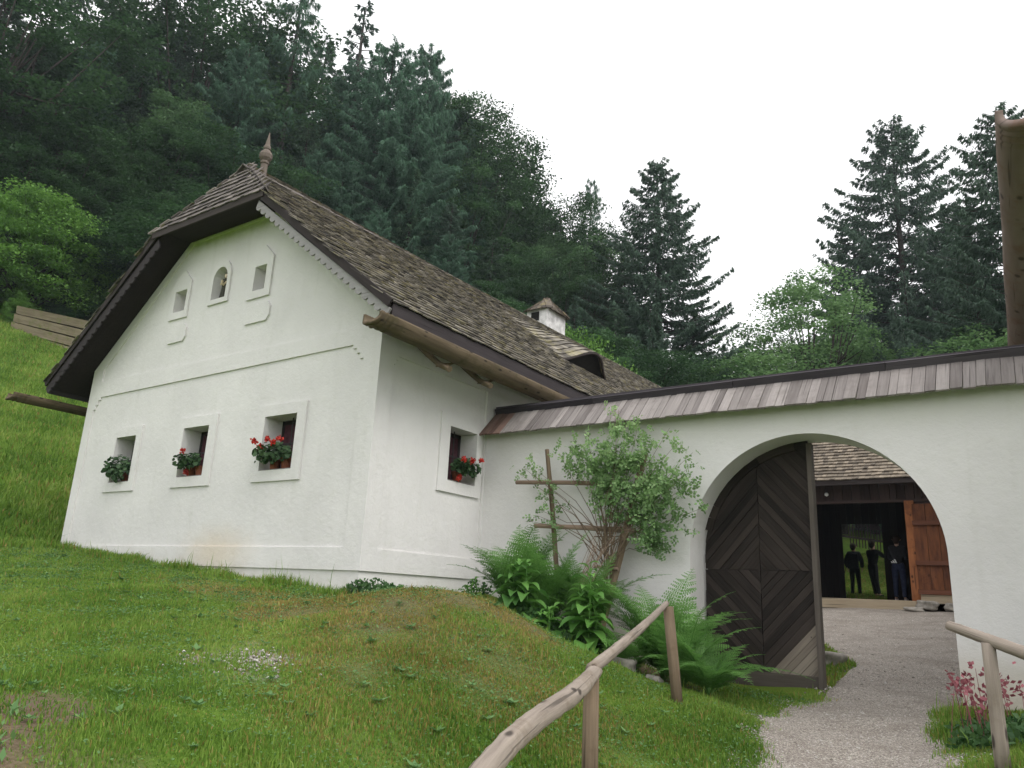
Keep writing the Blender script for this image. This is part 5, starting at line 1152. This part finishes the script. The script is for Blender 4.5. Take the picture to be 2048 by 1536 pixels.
PR = dict(
 S1=conifer('spruce_tree', 22, 4.6, 101, SPRUCE, dens=1.4), S2=conifer('spruce_tree', 24, 4.4, 102, SPRUCE_B, dens=1.4, gap=.05), S3=conifer('spruce_tree', 20, 5.0, 103, SPRUCE, wh=.48, gap=.06, dens=1.5),
 N1=conifer('spruce_tree', 14, 1.6, 104, SPRUCE_B, wh=.4, per=5, gap=.18, card=(.2, .04)),
 A1=conifer('spruce_tree', 22, 7.8, 105, SPRUCE_B, wh=.44, per=7, droop=.22, upt=.32, dens=2.5, hang=.9, gap=.03, card=(.22, .030), shape=.85), A2=conifer('spruce_tree', 22, 7.6, 106, SPRUCE_B, wh=.50, per=7, droop=.2, upt=.3, dens=2.5, hang=1.0, gap=.10, card=(.22, .030), shape=.72),
 L1=conifer('larch_tree', 24, 6.4, 107, LARCH, wh=.55, per=7, droop=.2, upt=.25, dens=2.4, hang=1.6, card=(.34, .028), gap=.1, shape=.65), L2=conifer('larch_tree', 25, 4.6, 108, LARCH, wh=.75, per=5, droop=.22, upt=.2, dens=1.5, hang=2.0, card=(.5, .024), gap=.3, shape=.6),
 B1=decid('beech_tree', 16, 4.6, 109, BEECH, leaf=.145, ncl=230, flat=.45), B2=decid('beech_tree', 15, 5.2, 110, BEECH, ncl=230, flat=.35, leaf=.145), B3=decid('beech_tree', 16, 3.6, 119, BEECHL, leaf=.14, ncl=200, flat=.6),
 M1=decid('maple_tree', 11, 3.3, 111, MAPLE, ncl=140, nleaf=170, leaf=.12, flat=.7), H1=decid('hazel_bush', 8, 4.6, 112, BRIGHT, ncl=230, nleaf=150, leaf=.17, zc=.45, flat=.45, base=.02), H2=decid('hazel_bush', 7, 4.0, 113, BRIGHT, ncl=200, nleaf=150, leaf=.16, zc=.4, flat=.5, base=.02))
used = set()
FGRP = dict(S='spruces of the hillside forest', L='larches of the hillside forest', B='broad-leaved trees of the hillside forest', M='pale maples', H='hazel bushes at the forest edge')
DEF = dict(S='dark spruce standing among many others in the dense hillside forest', L='feathery larch standing among others in the hillside forest', B='dark leafy beech standing among the conifers of the hillside forest', M='pale maple', H='hazel bush')
def plant(kind, px_, py_, r, wf=1., label=None, group=None, rot=None, base=None):
    v = at_r(px_, py_, r); x_, y_ = v.x, v.y
    zb = gz(x_, y_)-.3 if base is None else base; h_ = v.z-zb; src = PR[kind]
    t = src if kind not in used else copy_tree(src); used.add(kind)
    H_ = src['H']; s_ = h_/H_; t.location = (x_, y_, zb); t.scale = (s_*wf, s_*wf, s_); t.rotation_euler = (0, 0, random.uniform(0, 6.28) if rot is None else rot)
    k0 = {'A': 'S', 'N': 'S'}.get(kind[0], kind[0])
    nm = {'S': 'spruce', 'L': 'larch', 'B': 'beech', 'M': 'maple', 'H': 'bush'}[k0]
    tag(t, label or DEF[k0], nm, group or FGRP[k0]); return t
# named trees that stand out
plant('A1', 1315, 316, 46, 1.0, 'broad blue-green spruce standing alone against the sky right of the forest edge', rot=.3)
plant('A2', 1778, 240, 56, 1.0, 'tall ragged spruce with long drooping branches behind the yard wall')
plant('A2', 1995, 215, 36, 1.0, 'ragged spruce half hidden by the log gutter at the right edge', rot=2.0)
plant('N1', 733, 2, 66, 1.0, 'thin gappy spruce tip rising above the forest left of the big larch')
plant('L1', 790, 85, 50, 1.0, 'huge blue-green feathery larch right behind the roof ridge')
plant('L1', 860, 95, 54, .9, 'second big larch, just right of the huge feathery one', rot=1.1)
plant('L2', 610, -60, 52, .95, 'tall thin-crowned larch with hanging twigs behind the finial')
plant('L2', 1183, 348, 58, .55, 'slim wispy larch top between the beeches and the lone spruce')
plant('M1', 1612, 538, 47, 1.0, 'pale green maple in front of the tall ragged spruce')
plant('M1', 1510, 695, 42, 1.6, 'low pale green tree top peeping over the coping left of the maple', rot=1.2)
plant('H1', 105, 395, 44, 1.0, 'large bright green hazel bush at the forest edge above the beam stack')
plant('H2', 8, 375, 43.5, .8, 'bright hazel bush cut by the left picture edge', rot=2.)
plant('H2', 225, 470, 45, .7, 'smaller hazel bush between the large one and the roof', rot=4.)
plant('H2', 45, 585, 41.5, .6, 'low shrub left above the beam stack', rot=1.)
plant('H1', 1135, 640, 33, .5, 'yellow-green bush just right of the chimney', rot=1.3)
plant('B1', 900, 178, 60, .75, 'dark rounded tree top stepping down right of the big larches')
plant('S1', 1017, 308, 60, .8, 'pointed dark spruce on the skyline between the rounded trees')
plant('B2', 1140, 408, 56, .7, 'greyish green leafy tree below the wispy larch top')
# the forest, tree by tree
rows = [('S', [(-40, -230, 54), (70, -200, 58), (165, -40, 62), (262, -60, 60), (345, -30, 58), (420, -15, 62), (508, 20, 64), (560, 60, 58), (655, 70, 62), (690, 150, 56), (955, 270, 58), (1075, 400, 60), (1110, 430, 58), (1160, 440, 58), (1040, 370, 62), (1250, 500, 52), (1190, 520, 50), (1385, 610, 46), (1450, 700, 46)]),
 ('S', [(-10, -60, 50), (100, 40, 52), (190, 60, 52), (300, 90, 51), (390, 120, 52), (470, 120, 54), (545, 200, 50), (620, 240, 50), (830, 330, 46), (905, 400, 45), (985, 470, 46), (1090, 560, 44), (1150, 600, 40), (1230, 610, 42), (1300, 600, 43)]),
 ('B', [(20, -60, 49), (440, 10, 57), (330, 260, 48.5), (260, 330, 47.5), (410, 330, 48), (480, 300, 49), (545, 330, 48), (160, 250, 48), (60, 260, 47.5), (960, 245, 60), (920, 330, 54), (1120, 520, 48), (1040, 500, 50)]),
 ('S', [(85, 60, 48.5), (240, 20, 55), (380, 40, 54), (150, 190, 47.5), (270, 210, 48), (440, 230, 48.5), (30, 150, 47.5), (975, 300, 57), (935, 240, 59)]),
 ('M', [(1050, 412, 58), (1090, 470, 54), (1180, 470, 54), (370, 200, 49)]),
 ('L', [(210, 90, 50), (500, 90, 50), (925, 225, 57), (690, 330, 46), (760, 420, 42), (640, 300, 48), (900, 470, 42), (720, 130, 54), (830, 200, 48), (560, 100, 56)]),
 ('B', [(600, 420, 44), (680, 470, 42), (1200, 660, 36), (1280, 690, 38), (1360, 700, 40), (960, 560, 40), (1010, 600, 38)])]
kk = 0; seen = {}
PLACES = [(40, 'at the left picture edge'), (140, 'above the large hazel bush'), (230, 'above the smaller hazel bush'), (320, 'above the left end of the half hip'), (430, 'above the middle of the half hip'), (515, 'left of the finial'), (600, 'behind the finial'), (700, 'left of the huge feathery larch'), (800, 'below the tip of the huge feathery larch'), (885, 'right of the huge feathery larch'), (965, 'under the falling skyline'), (1050, 'under the pointed skyline spruce'), (1130, 'above the chimney'), (1215, 'below the wispy larch top'), (1300, 'at the left foot of the lone spruce'), (9999, 'at the right foot of the lone spruce')]
def autolabel(kd, px_, py_):
    w_ = next(t for a, t in PLACES if px_ < a); row_ = 'reaching the top of the picture' if py_ < 40 else 'high up the slope' if py_ < 260 else 'halfway down the slope' if py_ < 480 else 'low down'
    k0 = {'S': 'dark spruce', 'B': 'leafy beech', 'L': 'feathery larch', 'M': 'lighter green beech'}[kd]; t = '%s %s, %s' % (k0, row_, w_); t = t.replace('reaching the top of the picture', 'cut by the picture top'); n = seen.get(t, 0); seen[t] = n+1
    return t if n == 0 else {1: 'narrower ', 2: 'third '}.get(n, 'another ')+t.replace('under the pointed skyline spruce', 'under the skyline spruce')
for kd, L_ in rows:
    for (px_, py_, r) in L_:
        kind = {'S': ('S1', 'S2', 'S3')[kk % 3], 'B': ('B1', 'B2')[kk % 2], 'L': 'L1', 'M': 'B3'}[kd]; kk += 1
        wf_ = random.uniform(.85, 1.15)*(1.0 if kd != 'B' else (.75 if px_ > 880 and py_ < 600 else 1.1))
        plant(kind, px_, py_, r, wf_, autolabel(kd, px_, py_))
rg = 'spruces behind the yard wall'
for px_, py_, r, kind, lb in ((1700, 420, 60, 'S3', 'spruce just left behind the tall ragged spruce'), (1850, 480, 57, 'A1', 'broad spruce between the two ragged spruces'), (1900, 400, 60, 'S1', 'farther spruce tip between the two ragged spruces'), (1945, 520, 38, 'S3', 'near spruce just left of the log gutter'), (1760, 560, 59, 'S2', 'blue-green spruce under the tall ragged spruce'), (1830, 600, 56, 'S1', 'low spruce right under the tall ragged spruce'), (1690, 620, 58, 'S3', 'low spruce right of the pale maple'), (2050, 380, 44, 'S2', 'spruce behind the lower part of the log gutter'), (2120, 250, 42, 'A1', 'broad spruce at the right picture edge behind the log gutter'), (1900, 620, 37, 'S2', 'low blue-green spruce above the coping near the gutter'), (2000, 600, 36, 'S3', 'lowest spruce left of the log gutter foot')):
    plant(kind, px_, py_, r, 1.15, lb, rg)
for px_, py_, r, kind, lb in ((1580, 680, 49, 'M1', 'rounded pale tree low behind the maple'), (1660, 660, 53, 'M1', 'yellowish tree low right of the maple'), (1460, 742, 50, 'M1', 'tiny pale tree top just above the coping at the foot of the lone spruce'), (1720, 690, 55, 'M1', 'light green bush top above the coping below the tall ragged spruce'), (1960, 650, 34, 'M1', 'light green branch tips above the coping near the log gutter')):
    plant(kind, px_, py_, r, 1.4, lb, 'pale leafy trees behind the yard wall')
# seen through the barn
plant('B1', 1760, 985, 95, 1.5, 'tree on the slope seen through the open barn'); plant('B2', 1690, 1000, 90, 1.4, 'dark tree left in the view through the open barn')
# saplings and bushes closing the forest edge
eg = 'undergrowth bushes along the forest edge'
for k, (px_, py_, r, lb) in enumerate([(150, 520, 45.5, 'behind the large hazel'), (280, 500, 45, 'touching the left roof verge'), (330, 440, 46, 'above the left roof corner'), (430, 420, 44, 'hidden mostly by the half hip'), (500, 420, 43, 'behind the finial foot'), (120, 610, 43, 'above the beam stack middle'), (200, 610, 43.5, 'above the right end of the beam stack'), (250, 600, 43, 'beside the verge, low'), (170, 560, 45, 'between the two hazels')]):
    plant('B2', px_, py_, r, 1.7, 'dark undergrowth bush '+lb, eg)
fl = empty('picket_fence', tuple(at_r(1725, 1075, 40)), 'dark paling fence on the slope seen through the barn', 'fence')
for k in range(14):
    p_ = np.array(at_r(1700+k*6, 1068+k*.9, 39)); B = MB(); B.box((p_[0], p_[1], p_[2]), .022, .02, .55); B.build('paling', W_DARK, fl)
B = MB(); a, b = np.array(at_r(1672, 1070, 38.9)), np.array(at_r(1785, 1086, 38.9)); B.bar(a, b, .04, .10); B.build('rail', W_DARK, fl)

# ------------------------------------------------------------------ thin summer haze over the valley
hm = bpy.data.materials.new('haze'); hm.use_nodes = True; ht = hm.node_tree; ht.nodes.clear()
ho = ht.nodes.new('ShaderNodeOutputMaterial'); hv = ht.nodes.new('ShaderNodeVolumePrincipled'); hv.inputs['Color'].default_value = (.80, .92, 1.0, 1); hv.inputs['Density'].default_value = HAZE; hv.inputs['Anisotropy'].default_value = .2
ht.links.new(hv.outputs[0], ho.inputs['Volume'])
if HAZE:
    B = MB(); B.box((0, 210, 40), 425, 415, 50); hz_o = B.build('haze', hm, None, kind='stuff'); tag(hz_o, 'thin pale haze in the air over the whole place', 'haze')
